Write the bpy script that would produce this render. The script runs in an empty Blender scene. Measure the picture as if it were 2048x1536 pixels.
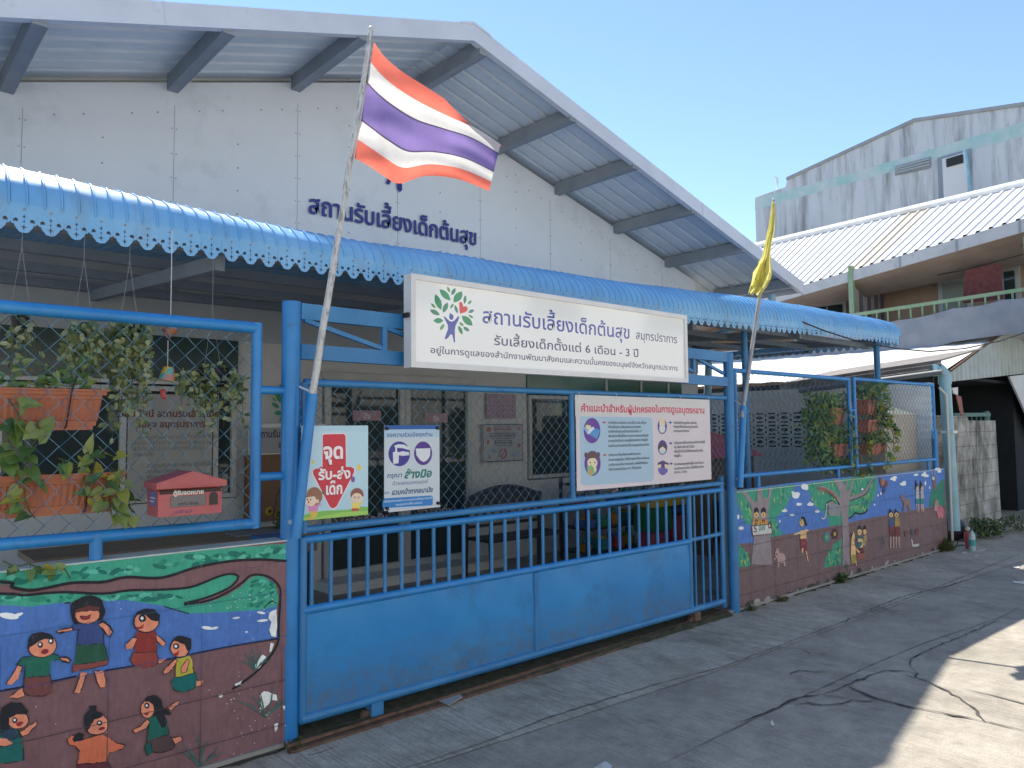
import bpy, bmesh, math, random
from mathutils import Vector as V, Matrix
from math import radians as rad, sin, cos, pi
random.seed(7)
SC = bpy.context.scene
COL = SC.collection
# ---------------------------------------------------------------- camera
yaw, pit, rol = 0.846084718, 0.0593139, -0.009730
FW = V((cos(yaw)*cos(pit), sin(yaw)*cos(pit), sin(pit)))
RT = V((sin(yaw), -cos(yaw), 0)); UP = RT.cross(FW)
RT, UP = RT*cos(rol)+UP*sin(rol), -RT*sin(rol)+UP*cos(rol)
CAM = V((-1.674, -3.508, 1.5)); FOC = 1524.37
cd = bpy.data.cameras.new('camera'); cam = bpy.data.objects.new('camera', cd); COL.objects.link(cam)
cd.sensor_width = 36; cd.lens = 36*FOC/2048; cd.clip_start = .05; cd.clip_end = 2000
cam.matrix_world = Matrix(((RT.x, UP.x, -FW.x, CAM.x), (RT.y, UP.y, -FW.y, CAM.y), (RT.z, UP.z, -FW.z, CAM.z), (0, 0, 0, 1)))
SC.camera = cam
def P(x, y, ax, c):            # the point of a measured sight line on the plane ax = c
    d = FW + RT*((x-1024)/FOC) - UP*((y-768)/FOC); i = 'xyz'.index(ax)
    return CAM + d*((c-CAM[i])/d[i])
# ---------------------------------------------------------------- sky and sun
EL, AZ = rad(53.5), rad(11.3)   # azimuth from +y towards +x
w = bpy.data.worlds.new('World'); SC.world = w; w.use_nodes = True
nt = w.node_tree; nt.nodes.clear()
sk = nt.nodes.new('ShaderNodeTexSky'); sk.sky_type = 'NISHITA'; sk.sun_disc = False
sk.sun_elevation = EL; sk.sun_rotation = AZ; sk.air_density = 1.0; sk.dust_density = .0; sk.ozone_density = 2.6
bg = nt.nodes.new('ShaderNodeBackground'); bg.inputs[1].default_value = .062
ou = nt.nodes.new('ShaderNodeOutputWorld')
nt.links.new(sk.outputs[0], bg.inputs[0]); nt.links.new(bg.outputs[0], ou.inputs[0])
sd = bpy.data.lights.new('sun', 'SUN'); so = bpy.data.objects.new('sun', sd); COL.objects.link(so)
sd.energy = 2.35; sd.angle = rad(.5); sd.color = (1, .93, .82)
SUN = V((sin(AZ)*cos(EL), cos(AZ)*cos(EL), sin(EL)))
so.rotation_euler = SUN.to_track_quat('Z', 'Y').to_euler()
SC.view_settings.view_transform = 'Standard'; SC.view_settings.look = 'None'
SC.view_settings.exposure = 1.95; SC.view_settings.gamma = 1
SC.cycles.max_bounces = 8; SC.cycles.diffuse_bounces = 5
try: SC.cycles.use_denoising = True
except Exception: pass
# ---------------------------------------------------------------- helpers
def C(h, k=1.0):
    h = h.lstrip('#'); r = []
    for i in (0, 2, 4):
        c = int(h[i:i+2], 16)/255; r.append((c/12.92 if c <= .04045 else ((c+.055)/1.055)**2.4)*k)
    return tuple(r)
def cc(c): return C(c) if isinstance(c, str) else tuple(c)
def newmat(name):
    m = bpy.data.materials.new(name); m.use_nodes = True
    return m, m.node_tree, m.node_tree.nodes['Principled BSDF']
def node(nt, t, **k):
    n = nt.nodes.new(t)
    for a, b in k.items(): setattr(n, a, b)
    return n
def noise(nt, scale, detail=5, rough=.6, vec=None, stretch=None, obj=True):
    tc = node(nt, 'ShaderNodeTexCoord'); out = tc.outputs['Object' if obj else 'Generated']
    if stretch:
        mp = node(nt, 'ShaderNodeMapping'); mp.inputs['Scale'].default_value = stretch
        nt.links.new(out, mp.inputs[0]); out = mp.outputs[0]
    n = node(nt, 'ShaderNodeTexNoise'); n.inputs['Scale'].default_value = scale
    n.inputs['Detail'].default_value = detail; n.inputs['Roughness'].default_value = rough
    nt.links.new(out, n.inputs['Vector']); return n.outputs['Fac']
def ramp(nt, fac, stops):
    r = node(nt, 'ShaderNodeValToRGB'); e = r.color_ramp.elements
    while len(e) < len(stops): e.new(.5)
    for el, (p, c) in zip(e, stops):
        el.position = p; c = cc(c) if not isinstance(c, float) else (c, c, c)
        el.color = (*c[:3], 1)
    nt.links.new(fac, r.inputs[0]); return r.outputs[0]
def mix(nt, fac, a, b, mode='MIX'):
    m = node(nt, 'ShaderNodeMix', data_type='RGBA', blend_type=mode)
    for s, v in ((m.inputs[0], fac), (m.inputs[6], a), (m.inputs[7], b)):
        if hasattr(v, 'is_output'): nt.links.new(v, s)
        elif isinstance(v, (int, float)): s.default_value = v
        else: s.default_value = (*cc(v)[:3], 1)
    return m.outputs[2]
def bump(nt, bs, h, strength=.2, dist=.01):
    b = node(nt, 'ShaderNodeBump'); b.inputs['Strength'].default_value = strength; b.inputs['Distance'].default_value = dist
    nt.links.new(h, b.inputs['Height']); nt.links.new(b.outputs[0], bs.inputs['Normal'])
def M(name, c1, c2=None, scale=6, rough=.5, metal=0, bmp=0, bscale=60, lo=.35, hi=.65, stretch=None, dirt=None, dlo=.55, dhi=.75, dscale=3, dstretch=None, spec=.5, chip=None, clo=.7, cscale=35, foot=None):
    m, nt, bs = newmat(name)
    bs.inputs['Roughness'].default_value = rough; bs.inputs['Metallic'].default_value = metal
    bs.inputs['Specular IOR Level'].default_value = spec
    col = None
    if c2 is not None:
        col = ramp(nt, noise(nt, scale, stretch=stretch), [(lo, c1), (hi, c2)])
    if dirt is not None:
        f = ramp(nt, noise(nt, dscale, 8, .7, stretch=dstretch), [(dlo, 0.0), (dhi, 1.0)])
        col = mix(nt, f, col if col is not None else c1, dirt)
    if foot is not None:                              # splashed dirt, thickest below foot[1] metres
        tc = node(nt, 'ShaderNodeTexCoord'); sp = node(nt, 'ShaderNodeSeparateXYZ'); nt.links.new(tc.outputs['Object'], sp.inputs[0])
        mr = node(nt, 'ShaderNodeMapRange'); mr.inputs[1].default_value = foot[1]; mr.inputs[2].default_value = foot[2]; nt.links.new(sp.outputs[2], mr.inputs[0])
        f = ramp(nt, noise(nt, 14, 8, .75), [(.35, 0.0), (.7, 1.0)]); f = mix(nt, 1.0, mr.outputs[0], f, 'MULTIPLY')
        col = mix(nt, f, col if col is not None else c1, foot[0])
    if chip is not None:
        f = ramp(nt, noise(nt, cscale, 9, .8), [(clo, 0.0), (clo+.02, 1.0)]); col = mix(nt, f, col if col is not None else c1, chip)
    if col is None: bs.inputs['Base Color'].default_value = (*cc(c1)[:3], 1)
    else: nt.links.new(col, bs.inputs['Base Color'])
    if bmp: bump(nt, bs, noise(nt, bscale, 4), bmp)
    return m
def Mcol(name, rough=.6, var=.12, vscale=25, trans=0, bmp=0, chips=0, spec=.4, gain=1.0):   # colours carried per face
    m, nt, bs = newmat(name)
    a = node(nt, 'ShaderNodeVertexColor', layer_name='Col')
    v = ramp(nt, noise(nt, vscale, 6, .7), [(.3, (1-var)*gain), (.7, gain)])
    col = mix(nt, 1.0, a.outputs[0], v, 'MULTIPLY')
    if bmp: col = mix(nt, 1.0, col, ramp(nt, noise(nt, 55, 5, .7, stretch=(1, 1, .25)), [(.3, .82), (.65, 1.06)]), 'MULTIPLY')
    if chips:
        f = ramp(nt, noise(nt, 38, 10, .85), [(chips, 0.0), (chips+.02, 1.0)]); f = mix(nt, 1.0, f, ramp(nt, noise(nt, 1.7, 3), [(.48, 0.0), (.6, 1.0)]), 'MULTIPLY')
        col = mix(nt, f, col, (.55, .56, .55))
    nt.links.new(col, bs.inputs['Base Color'])
    bs.inputs['Roughness'].default_value = rough; bs.inputs['Specular IOR Level'].default_value = spec
    if bmp: bump(nt, bs, noise(nt, 45, 6), bmp, .01)
    if trans:
        tr = node(nt, 'ShaderNodeBsdfTranslucent'); nt.links.new(col, tr.inputs[0])
        mx = node(nt, 'ShaderNodeMixShader'); mx.inputs[0].default_value = trans
        o = nt.nodes['Material Output']
        nt.links.new(bs.outputs[0], mx.inputs[1]); nt.links.new(tr.outputs[0], mx.inputs[2]); nt.links.new(mx.outputs[0], o.inputs[0])
    return m
def tag(o, label=None, cat=None, group=None, kind=None):
    if label: o['label'] = label
    if cat: o['category'] = cat
    if group: o['group'] = group
    if kind: o['kind'] = kind
    return o
def thing(name, label, cat, loc=(0, 0, 0), group=None, rz=0):
    o = bpy.data.objects.new(name, None); o.empty_display_size = .1; COL.objects.link(o)
    o.location = loc; o.rotation_euler = (0, 0, rz)
    return tag(o, label, cat, group)
class MB:
    def __init__(s): s.v = []; s.f = []; s.c = []; s.m = []
    def add(s, vs, fs, c=None, mi=0):
        n = len(s.v); s.v += [tuple(v) for v in vs]
        for f in fs: s.f.append([i+n for i in f]); s.c.append(c); s.m.append(mi)
        return s
    def box(s, a, b, c=None, mi=0, mat=None):
        x0, y0, z0 = a; x1, y1, z1 = b
        vs = [V((x, y, z)) for z in (z0, z1) for y in (y0, y1) for x in (x0, x1)]
        if mat: vs = [mat @ v for v in vs]
        return s.add(vs, [(0, 2, 3, 1), (4, 5, 7, 6), (0, 1, 5, 4), (2, 6, 7, 3), (0, 4, 6, 2), (1, 3, 7, 5)], c, mi)
    def bar(s, p, q, w, h=None, up=(0, 0, 1), c=None, mi=0):
        p, q = V(p), V(q); h = h or w; d = (q-p).normalized(); u = V(up)
        a = d.cross(u)
        if a.length < 1e-4: a = d.cross(V((0, 1, 0)))
        a.normalize(); b = a.cross(d)
        vs = [e+a*(i*w/2)+b*(j*h/2) for e in (p, q) for i, j in ((-1, -1), (1, -1), (1, 1), (-1, 1))]
        return s.add(vs, [(3, 2, 1, 0), (4, 5, 6, 7), (0, 1, 5, 4), (1, 2, 6, 5), (2, 3, 7, 6), (3, 0, 4, 7)], c, mi)
    def tube(s, pts, r, n=10, c=None, mi=0, cap=True):
        pts = [V(p) for p in pts]; rs = r if isinstance(r, (list, tuple)) else [r]*len(pts)
        vs = []; prev = None
        for i, p in enumerate(pts):
            d = (pts[min(i+1, len(pts)-1)]-pts[max(i-1, 0)]).normalized()
            if prev is None:
                a = d.cross(V((0, 0, 1)))
                if a.length < .01: a = V((1, 0, 0))
            else: a = prev-d*prev.dot(d)
            a.normalize(); prev = a; b = d.cross(a)
            vs += [p+(a*cos(2*pi*k/n)+b*sin(2*pi*k/n))*rs[i] for k in range(n)]
        fs = []
        for i in range(len(pts)-1):
            for k in range(n):
                k2 = (k+1) % n; fs.append((i*n+k, i*n+k2, (i+1)*n+k2, (i+1)*n+k))
        if cap and n > 3: fs += [tuple(range(n-1, -1, -1)), tuple(range((len(pts)-1)*n, len(pts)*n))]
        return s.add(vs, fs, c, mi)
    def lathe(s, prof, ctr=(0, 0, 0), n=20, c=None, mi=0):
        vs = [(ctr[0]+r*cos(2*pi*k/n), ctr[1]+r*sin(2*pi*k/n), ctr[2]+z) for r, z in prof for k in range(n)]
        fs = [(i*n+k, i*n+(k+1) % n, (i+1)*n+(k+1) % n, (i+1)*n+k) for i in range(len(prof)-1) for k in range(n)]
        return s.add(vs, fs, c, mi)
    def prism(s, pts, d, c=None, mi=0):        # polygon pushed along d
        n = len(pts); d = V(d); pts = [V(p) for p in pts]
        vs = pts+[p+d for p in pts]
        return s.add(vs, [tuple(range(n)), tuple(range(2*n-1, n-1, -1))]+[(i, i+n, (i+1) % n+n, (i+1) % n) for i in range(n)], c, mi)
    def poly(s, pts, c=None, mi=0): return s.add(pts, [tuple(range(len(pts)))], c, mi)
    def grid(s, rows, c=None, mi=0, cf=None):
        n = len(rows[0]); k = len(s.v); s.v += [tuple(p) for r in rows for p in r]
        for i in range(len(rows)-1):
            for j in range(n-1):
                s.f.append([k+i*n+j, k+i*n+j+1, k+(i+1)*n+j+1, k+(i+1)*n+j]); s.c.append(cf(i, j) if cf else c); s.m.append(mi)
        return s
    def blob(s, ctr, r, c=None, mi=0, n=10, m=6):
        rx, ry, rz = r if isinstance(r, (list, tuple)) else (r, r, r); prof = [(sin(pi*i/m), -cos(pi*i/m)) for i in range(m+1)]
        vs = [(ctr[0]+rx*a*cos(2*pi*k/n), ctr[1]+ry*a*sin(2*pi*k/n), ctr[2]+rz*z) for a, z in prof for k in range(n)]
        return s.add(vs, [(i*n+k, i*n+(k+1) % n, (i+1)*n+(k+1) % n, (i+1)*n+k) for i in range(m) for k in range(n)], c, mi)
    def leaf(s, p, d, up, L, W, c, heart=0):
        p, d, up = V(p), V(d).normalized(), V(up); a = d.cross(up)
        if a.length < .05: a = d.cross(V((1, .3, 0)))
        a.normalize(); u = a.cross(d)
        q = lambda t, w, h: p+d*(t*L)+a*(w*W/2)+u*(h*L)
        if heart: vs = [q(.08, 0, 0), q(-.08, .55, .06), q(.12, 1, .1), q(.5, .8, .05), q(1, 0, -.14), q(.5, -.8, .05), q(.12, -1, .1), q(-.08, -.55, .06), q(.5, 0, -.02)]; fs = [(0, 8, 2, 1), (8, 4, 3, 2), (0, 7, 6, 8), (8, 6, 5, 4)]
        else: vs = [q(0, 0, 0), q(.25, .8, .05), q(.65, .9, .03), q(1, 0, -.08), q(.65, -.9, .03), q(.25, -.8, .05), q(.5, 0, -.03)]; fs = [(0, 6, 2, 1), (6, 3, 2), (0, 5, 4, 6), (6, 4, 3)]
        return s.add(vs, fs, c)
    def build(s, name, mats, parent=None, label=None, cat=None, group=None, kind=None, smooth=True, sub=None, origin=None, bevel=0):
        me = bpy.data.meshes.new(name); vs = s.v
        if origin is not None: o0 = V(origin); vs = [tuple(V(v)-o0) for v in vs]
        me.from_pydata(vs, [], s.f)
        for m in (mats if isinstance(mats, (list, tuple)) else [mats]): me.materials.append(m)
        me.polygons.foreach_set('material_index', s.m)
        if any(c is not None for c in s.c):
            at = me.color_attributes.new('Col', 'FLOAT_COLOR', 'CORNER'); data = []
            for f, c in zip(s.f, s.c):
                c = (*cc(c)[:3], 1) if c is not None else (.5, .5, .5, 1)
                data += list(c)*len(f)
            at.data.foreach_set('color', data)
        me.update()
        if smooth: me.shade_smooth(); me.set_sharp_from_angle(angle=rad(40))
        o = bpy.data.objects.new(name, me); COL.objects.link(o)
        if origin is not None: o.location = origin
        if parent:
            o.parent = parent
            if origin is None and parent.location.length > 0 and not getattr(parent, 'keep', 0): o.matrix_parent_inverse = Matrix.Translation(parent.location).inverted() if not parent.rotation_euler.z else (Matrix.Translation(parent.location) @ parent.rotation_euler.to_matrix().to_4x4()).inverted()
        if bevel:
            b = o.modifiers.new('bevel', 'BEVEL'); b.width = bevel; b.segments = 2; b.limit_method = 'ANGLE'
        return tag(o, label, cat, group, kind)
def copy_tree(o, loc, label, parent=None, group=None):
    c = o.copy(); COL.objects.link(c)
    if parent: c.parent = parent
    else: c.location = loc
    if label: c['label'] = label
    for ch in list(o.children): copy_tree(ch, None, None, c)
    return c
# ---- flat printing on a wall, board or sheet: shapes laid on a plane in thin steps
class Print(MB):
    def __init__(s, org, ux, uy, nrm, step=.0006):
        super().__init__(); s.o, s.ux, s.uy, s.n = V(org), V(ux), V(uy), V(nrm); s.k = 1; s.step = step
    def pt(s, x, y, k=None): return s.o+s.ux*x+s.uy*y+s.n*(s.step*(s.k if k is None else k))
    def shape(s, pts, c, up=True):
        if up: s.k += 1
        pts = [p for i, p in enumerate(pts) if i == 0 or (abs(p[0]-pts[i-1][0])+abs(p[1]-pts[i-1][1])) > 1e-6]
        if len(pts) > 4:
            from mathutils.geometry import tessellate_polygon
            tr = tessellate_polygon([[V((x, y, 0)) for x, y in pts]])
            s.add([s.pt(*p) for p in pts], [tuple(t) for t in tr], c)
        else: s.add([s.pt(*p) for p in pts], [tuple(range(len(pts)))], c)
    def rect(s, x0, y0, x1, y1, c, r=0):
        if r:
            pts = []
            for cx, cy, a in ((x1-r, y0+r, -90), (x1-r, y1-r, 0), (x0+r, y1-r, 90), (x0+r, y0+r, 180)):
                pts += [(cx+r*cos(rad(a+t)), cy+r*sin(rad(a+t))) for t in (0, 22, 45, 68, 90)]
            s.shape(pts, c)
        else: s.shape([(x0, y0), (x1, y0), (x1, y1), (x0, y1)], c)
    def ell(s, x, y, rx, ry, c, rot=0, n=20, a0=0, a1=360):
        a = rad(rot); pts = []
        for i in range(n if a1-a0 == 360 else n+1):
            t = rad(a0+(a1-a0)*i/n); px, py = rx*cos(t), ry*sin(t)
            pts.append((x+px*cos(a)-py*sin(a), y+px*sin(a)+py*cos(a)))
        s.shape(pts, c)
    def lens(s, x, y, L, W, rot, c):
        a = rad(rot); pts = []
        for sg in (1, -1):
            for i in range(7):
                t = -1+2*i/6 if sg > 0 else 1-2*i/6
                px, py = t*L/2, sg*W/2*(1-t*t); pts.append((x+px*cos(a)-py*sin(a), y+px*sin(a)+py*cos(a)))
        s.shape(pts[:6]+pts[6:7]+pts[8:13], c)
    def line(s, pts, w, c, closed=False):
        s.k += 1; n = len(pts); L = []; R = []
        ws = w if isinstance(w, (list, tuple)) else [w]*n
        for i, (x, y) in enumerate(pts):
            a = pts[(i-1) % n] if (i > 0 or closed) else pts[i]; b = pts[(i+1) % n] if (i < n-1 or closed) else pts[i]
            dx, dy = b[0]-a[0], b[1]-a[1]; l = math.hypot(dx, dy) or 1
            L.append((x-dy/l*ws[i]/2, y+dx/l*ws[i]/2)); R.append((x+dy/l*ws[i]/2, y-dx/l*ws[i]/2))
        for i in range(n if closed else n-1):
            j = (i+1) % n; s.add([s.pt(*q) for q in (R[i], R[j], L[j], L[i])], [(0, 1, 2, 3)], c)
    def frame(s, x0, y0, x1, y1, w, c): s.line([(x0, y0), (x1, y0), (x1, y1), (x0, y1)], w, c, True)
    def text(s, t, x0, y0, size, c, x1=None, bold=0, sx=1, shear=0, align=0, res=2, fancy=None):
        gl, wd = layout(t, bold, shear, res)
        k = size*sx
        if x1 is not None: k = (x1-x0)/wd
        if align == 1: x0 -= wd*k/2
        s.k += 1
        for ch, gx, gy in gl:
            vs, fs = glyph(ch, bold, shear, res)[:2]
            s.add([s.pt(x0+(gx+x)*k, y0+(gy+y)*size) for x, y in vs], fs, c)
        return wd*k
_fc = bpy.data.curves.new('letters', 'FONT'); _fo = bpy.data.objects.new('letters', _fc); COL.objects.link(_fo); _G = {}
def glyph(ch, bold=0, shear=0, res=2):
    key = (ch, bold, shear, res)
    if key in _G: return _G[key]
    def mesh(t):
        _fc.body = t; _fc.size = 1; _fc.offset = bold; _fc.shear = shear; _fc.resolution_u = res
        bpy.context.view_layer.update()
        e = _fo.evaluated_get(bpy.context.evaluated_depsgraph_get()); me = e.to_mesh()
        r = ([(v.co.x, v.co.y) for v in me.vertices], [tuple(p.vertices) for p in me.polygons]); e.to_mesh_clear(); return r
    vs, fs = mesh(ch)
    if ch == ' ': adv = .28
    else:
        a = mesh(ch+'|')[0]; b = mesh('|')[0]; adv = max(v[0] for v in a)-max(v[0] for v in b)
    _G[key] = (vs, fs, adv); return _G[key]
UPV = 'ัิีึื็'; TONE = '่้๊๋์'; LOW = 'ุู'
def layout(t, bold, shear, res):
    x = 0; out = []; upper = False; prev = ''
    for i, ch in enumerate(t):
        adv = glyph(ch, bold, shear, res)[2]; gy = 0; gx = x
        if ch in TONE:
            if upper or (i+1 < len(t) and t[i+1] == 'ำ'): gy = .2; gx += shear*.2
        if (ch in UPV or ch in TONE) and prev in 'ปฝฟ': gx -= .1
        if ch in UPV: upper = True
        elif ch not in TONE and ch not in LOW: upper = False; prev = ch
        if ch in UPV or ch in TONE or ch in LOW: adv = 0
        out.append((ch, gx, gy)); x += adv
    return out, max(x, .01)
def chainlink(mb, x0, x1, z0, z1, y, p=.062, r=.0016):
    h = p/2; i = 0; n = max(2, int((x1-x0)/h)); h2 = (x1-x0)/n; m = int((z1-z0)/h); hz = (z1-z0)/m
    for i in range(n):
        xa, xb = x0+i*h2, x0+(i+1)*h2; pts = []
        for k in range(m+1):
            q = (k+i) % 2; j = random.uniform(-.002, .002)
            pts.append((xa+.0008 if q else xb-.0008, y+(.0016 if q else -.0016), z0+k*hz+j))
        mb.tube(pts, r, 3, cap=False)
# ---------------------------------------------------------------- materials
m_blue = M('blue_paint', (.016, .18, .48), (.028, .24, .58), 3, .38, bmp=.05, bscale=90, dirt=(.04, .08, .13), dlo=.6, dhi=.8, dscale=9, chip=(.16, .09, .06), clo=.74)
m_blue2 = M('blue_paint_weathered', (.024, .16, .38), (.042, .22, .47), 4, .45, bmp=.06, bscale=80, dirt=(.07, .08, .09), dlo=.58, dhi=.8, dscale=8, chip=(.12, .07, .05), clo=.69, cscale=45)
m_panel = M('blue_panel_paint', (.012, .20, .52), (.028, .26, .60), 1.6, .33, bmp=.05, bscale=5, dirt=(.02, .09, .20), dlo=.52, dhi=.85, dscale=3, lo=.3, hi=.7, chip=(.05, .04, .04), clo=.71, cscale=48, foot=((.13, .13, .12), .42, .12))
m_canopy = M('canopy_blue_sheet', (.15, .40, .70), (.21, .47, .76), 2.5, .36, bmp=.10, bscale=14, dirt=(.20, .29, .40), dlo=.5, dhi=.8, dscale=5, dstretch=(1.6, .3, .5), chip=(.30, .27, .24), clo=.74, cscale=22)
m_under = M('canopy_underside', (.19, .235, .29), (.24, .285, .34), 3, .6)
m_wire = M('mesh_wire', (.05, .14, .22), (.08, .22, .33), 30, .45)
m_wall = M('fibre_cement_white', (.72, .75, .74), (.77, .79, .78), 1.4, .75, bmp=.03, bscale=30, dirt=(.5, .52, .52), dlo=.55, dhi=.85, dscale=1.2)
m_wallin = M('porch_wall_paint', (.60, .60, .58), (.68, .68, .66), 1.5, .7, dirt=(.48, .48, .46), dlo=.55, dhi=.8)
m_fascia = M('fascia_white_metal', (.56, .58, .62), (.64, .66, .70), 2, .45, dirt=(.42, .43, .46), dlo=.6, dhi=.8, dscale=4)
m_galv = M('galvanised_sheet', (.58, .63, .66), (.70, .74, .75), 1.5, .5, .15, dirt=(.42, .46, .49), dlo=.55, dhi=.85, dscale=5, dstretch=(.3, 2, 2))
m_purlin = M('grey_steel_purlin', (.235, .26, .28), (.30, .32, .34), 3, .6, bmp=.03)
m_alu = M('aluminium_white', (.50, .50, .48), (.58, .58, .56), 5, .4)
m_alu2 = M('sign_frame_aluminium', (.66, .66, .66), (.74, .74, .74), 5, .35)
m_dark = M('dark_rubber', (.012, .013, .015), rough=.6)
m_screw = M('screw_rust', (.26, .25, .25), (.36, .33, .31), 40, .7)
m_gap = M('open_joint', (.30, .32, .33), rough=.9)
m_glass, _n, _b = newmat('dark_window_glass'); _b.inputs['Base Color'].default_value = (.045, .06, .06, 1); _b.inputs['Roughness'].default_value = .04; _b.inputs['Specular IOR Level'].default_value = .45
m_floor = M('porch_concrete', (.26, .25, .24), (.33, .32, .30), 2, .7, dirt=(.07, .07, .07))
m_rust = M('rusty_iron', (.09, .045, .03), (.17, .10, .07), 18, .8, bmp=.3)
m_print = Mcol('printed_sheet', .38, .05, 8)
m_vinyl = Mcol('printed_vinyl', .3, .05, 5, trans=.12)
m_signface = Mcol('sign_acrylic', .06, .03, 3, spec=.8)
m_mural = Mcol('mural_paint', .75, .25, 9, bmp=.4, chips=.60, gain=1.5)
m_thing = Mcol('painted_object', .5, .1, 12)
m_leaf = Mcol('leaf', .45, .18, 60, trans=.35)
m_cloth = Mcol('flag_cloth', .85, .1, 40, trans=.55)
m_plastic = Mcol('plastic', .35, .08, 10)
m_white_pole, _n, _b = newmat('peeling_pole')
_c = ramp(_n, noise(_n, 30, 8, .7, stretch=(1, 1, .25)), [(.42, (.30, .29, .28)), (.5, (.62, .62, .60)), (.62, (.42, .40, .38))]); _n.links.new(_c, _b.inputs['Base Color']); _b.inputs['Roughness'].default_value = .6
# concrete road: broom lines across the lane, stains, fine grain
def concrete(name, a, b, c, groove=.5, gscale=55):
    m, nt, bs = newmat(name)
    col = ramp(nt, noise(nt, 1.6, 10, .72), [(.36, a), (.5, b), (.64, c)])
    g = noise(nt, gscale, 3, .6, stretch=(1, .05, 1))
    gr = ramp(nt, g, [(.38, .48), (.54, 1.0), (.68, 1.12)])
    msk = ramp(nt, noise(nt, .9, 4, .6), [(.38, 0.0), (.6, 1.0)])
    col = mix(nt, mix(nt, msk, (0, 0, 0), (groove, groove, groove)), col, mix(nt, 1.0, col, gr, 'MULTIPLY'))
    f = ramp(nt, noise(nt, 120, 5, .8), [(.3, .66), (.5, .98), (.7, 1.2)]); col = mix(nt, 1.0, col, ramp(nt, noise(nt, 7, 8, .75), [(.35, .82), (.65, 1.12)]), 'MULTIPLY'); col = mix(nt, 1.0, col, f, 'MULTIPLY')
    st = ramp(nt, noise(nt, 3.2, 9, .75), [(.57, 0.0), (.74, .7)]); col = mix(nt, st, col, (.10, .095, .08))
    nt.links.new(col, bs.inputs['Base Color']); bs.inputs['Roughness'].default_value = .85; bs.inputs['Specular IOR Level'].default_value = .3
    h = mix(nt, .5, g, noise(nt, 120, 4)); bump(nt, bs, h, .55, .012)
    return m
m_road = concrete('road_concrete', (.265, .245, .205), (.345, .315, .265), (.42, .385, .325), .45, 95)
m_apron = concrete('apron_concrete', (.30, .275, .22), (.425, .39, .32), (.53, .485, .405), .55, 80)
m_crack = M('crack_dark', (.03, .03, .029), (.09, .085, .08), 30, .95)  # dark tone of the flat crack ribbons
m_joint = M('joint_fill', (.10, .095, .09), (.16, .15, .14), 14, .95)
m_moss = M('mossy_dirt', (.028, .034, .014), (.07, .068, .045), 22, .95, bmp=.8, bscale=50)
m_ground = M('packed_earth', (.30, .28, .25), (.38, .36, .32), 1.5, .9, bmp=.2)
# ---------------------------------------------------------------- ground
MB().poly([(-60, -60, -.03), (120, -60, -.03), (120, 120, -.03), (-60, 120, -.03)]).build('ground', m_ground, kind='structure', smooth=False)
MB().poly([(-12, -9, 0), (40, -9, 0), (40, .9, 0), (-12, .9, 0)]).build('road', m_road, kind='structure', smooth=False)
ap = MB(); ap.poly([(-12, -.64, .004), (0, -.6, .004), (2.5, -.752, .004), (5.7, -.785, .004), (9.5, -.9, .004), (40, -.9, .004), (40, .9, .004), (8.9, .9, .004), (8.9, .04, .004), (3.7, .04, .004), (3.7, -.015, .004), (-.02, -.015, .004), (-.02, .04, .004), (-12, .04, .004)])
ap.build('pavement', m_apron, kind='structure', smooth=False)
MB().box((-12, -.0148, -.02), (8.4, 12, .03)).build('porch_floor', m_floor, kind='structure', smooth=False, origin=(0, 0, .001))
def ground_ribbon(mb, pix, w, z, jit=.3, sub=3, z0=0.):
    pts = [P(x, y, 'z', z0) for x, y in pix]; q = []
    for a, b in zip(pts, pts[1:]):
        n = max(1, int((b-a).length/.04))
        for i in range(n): q.append(a.lerp(b, i/n))
    q.append(pts[-1]); q = [V((p.x+random.gauss(0, .006)*jit*3, p.y+random.gauss(0, .006)*jit*3, z)) for p in q]
    L = []; R = []
    for i, p in enumerate(q):
        d = (q[min(i+1, len(q)-1)]-q[max(i-1, 0)]).normalized(); n = V((-d.y, d.x, 0)); t = i/(len(q)-1)
        ww = w*.68*random.uniform(.4, 1.6)*(min(1, t*6+.25)*min(1, (1-t)*6+.25)); L.append(p+n*ww/2); R.append(p-n*ww/2)
    mb.grid([R, L])
cr = MB()
zz = lambda x, y: (1648+x/5.12, 1236+y/5.12)
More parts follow.
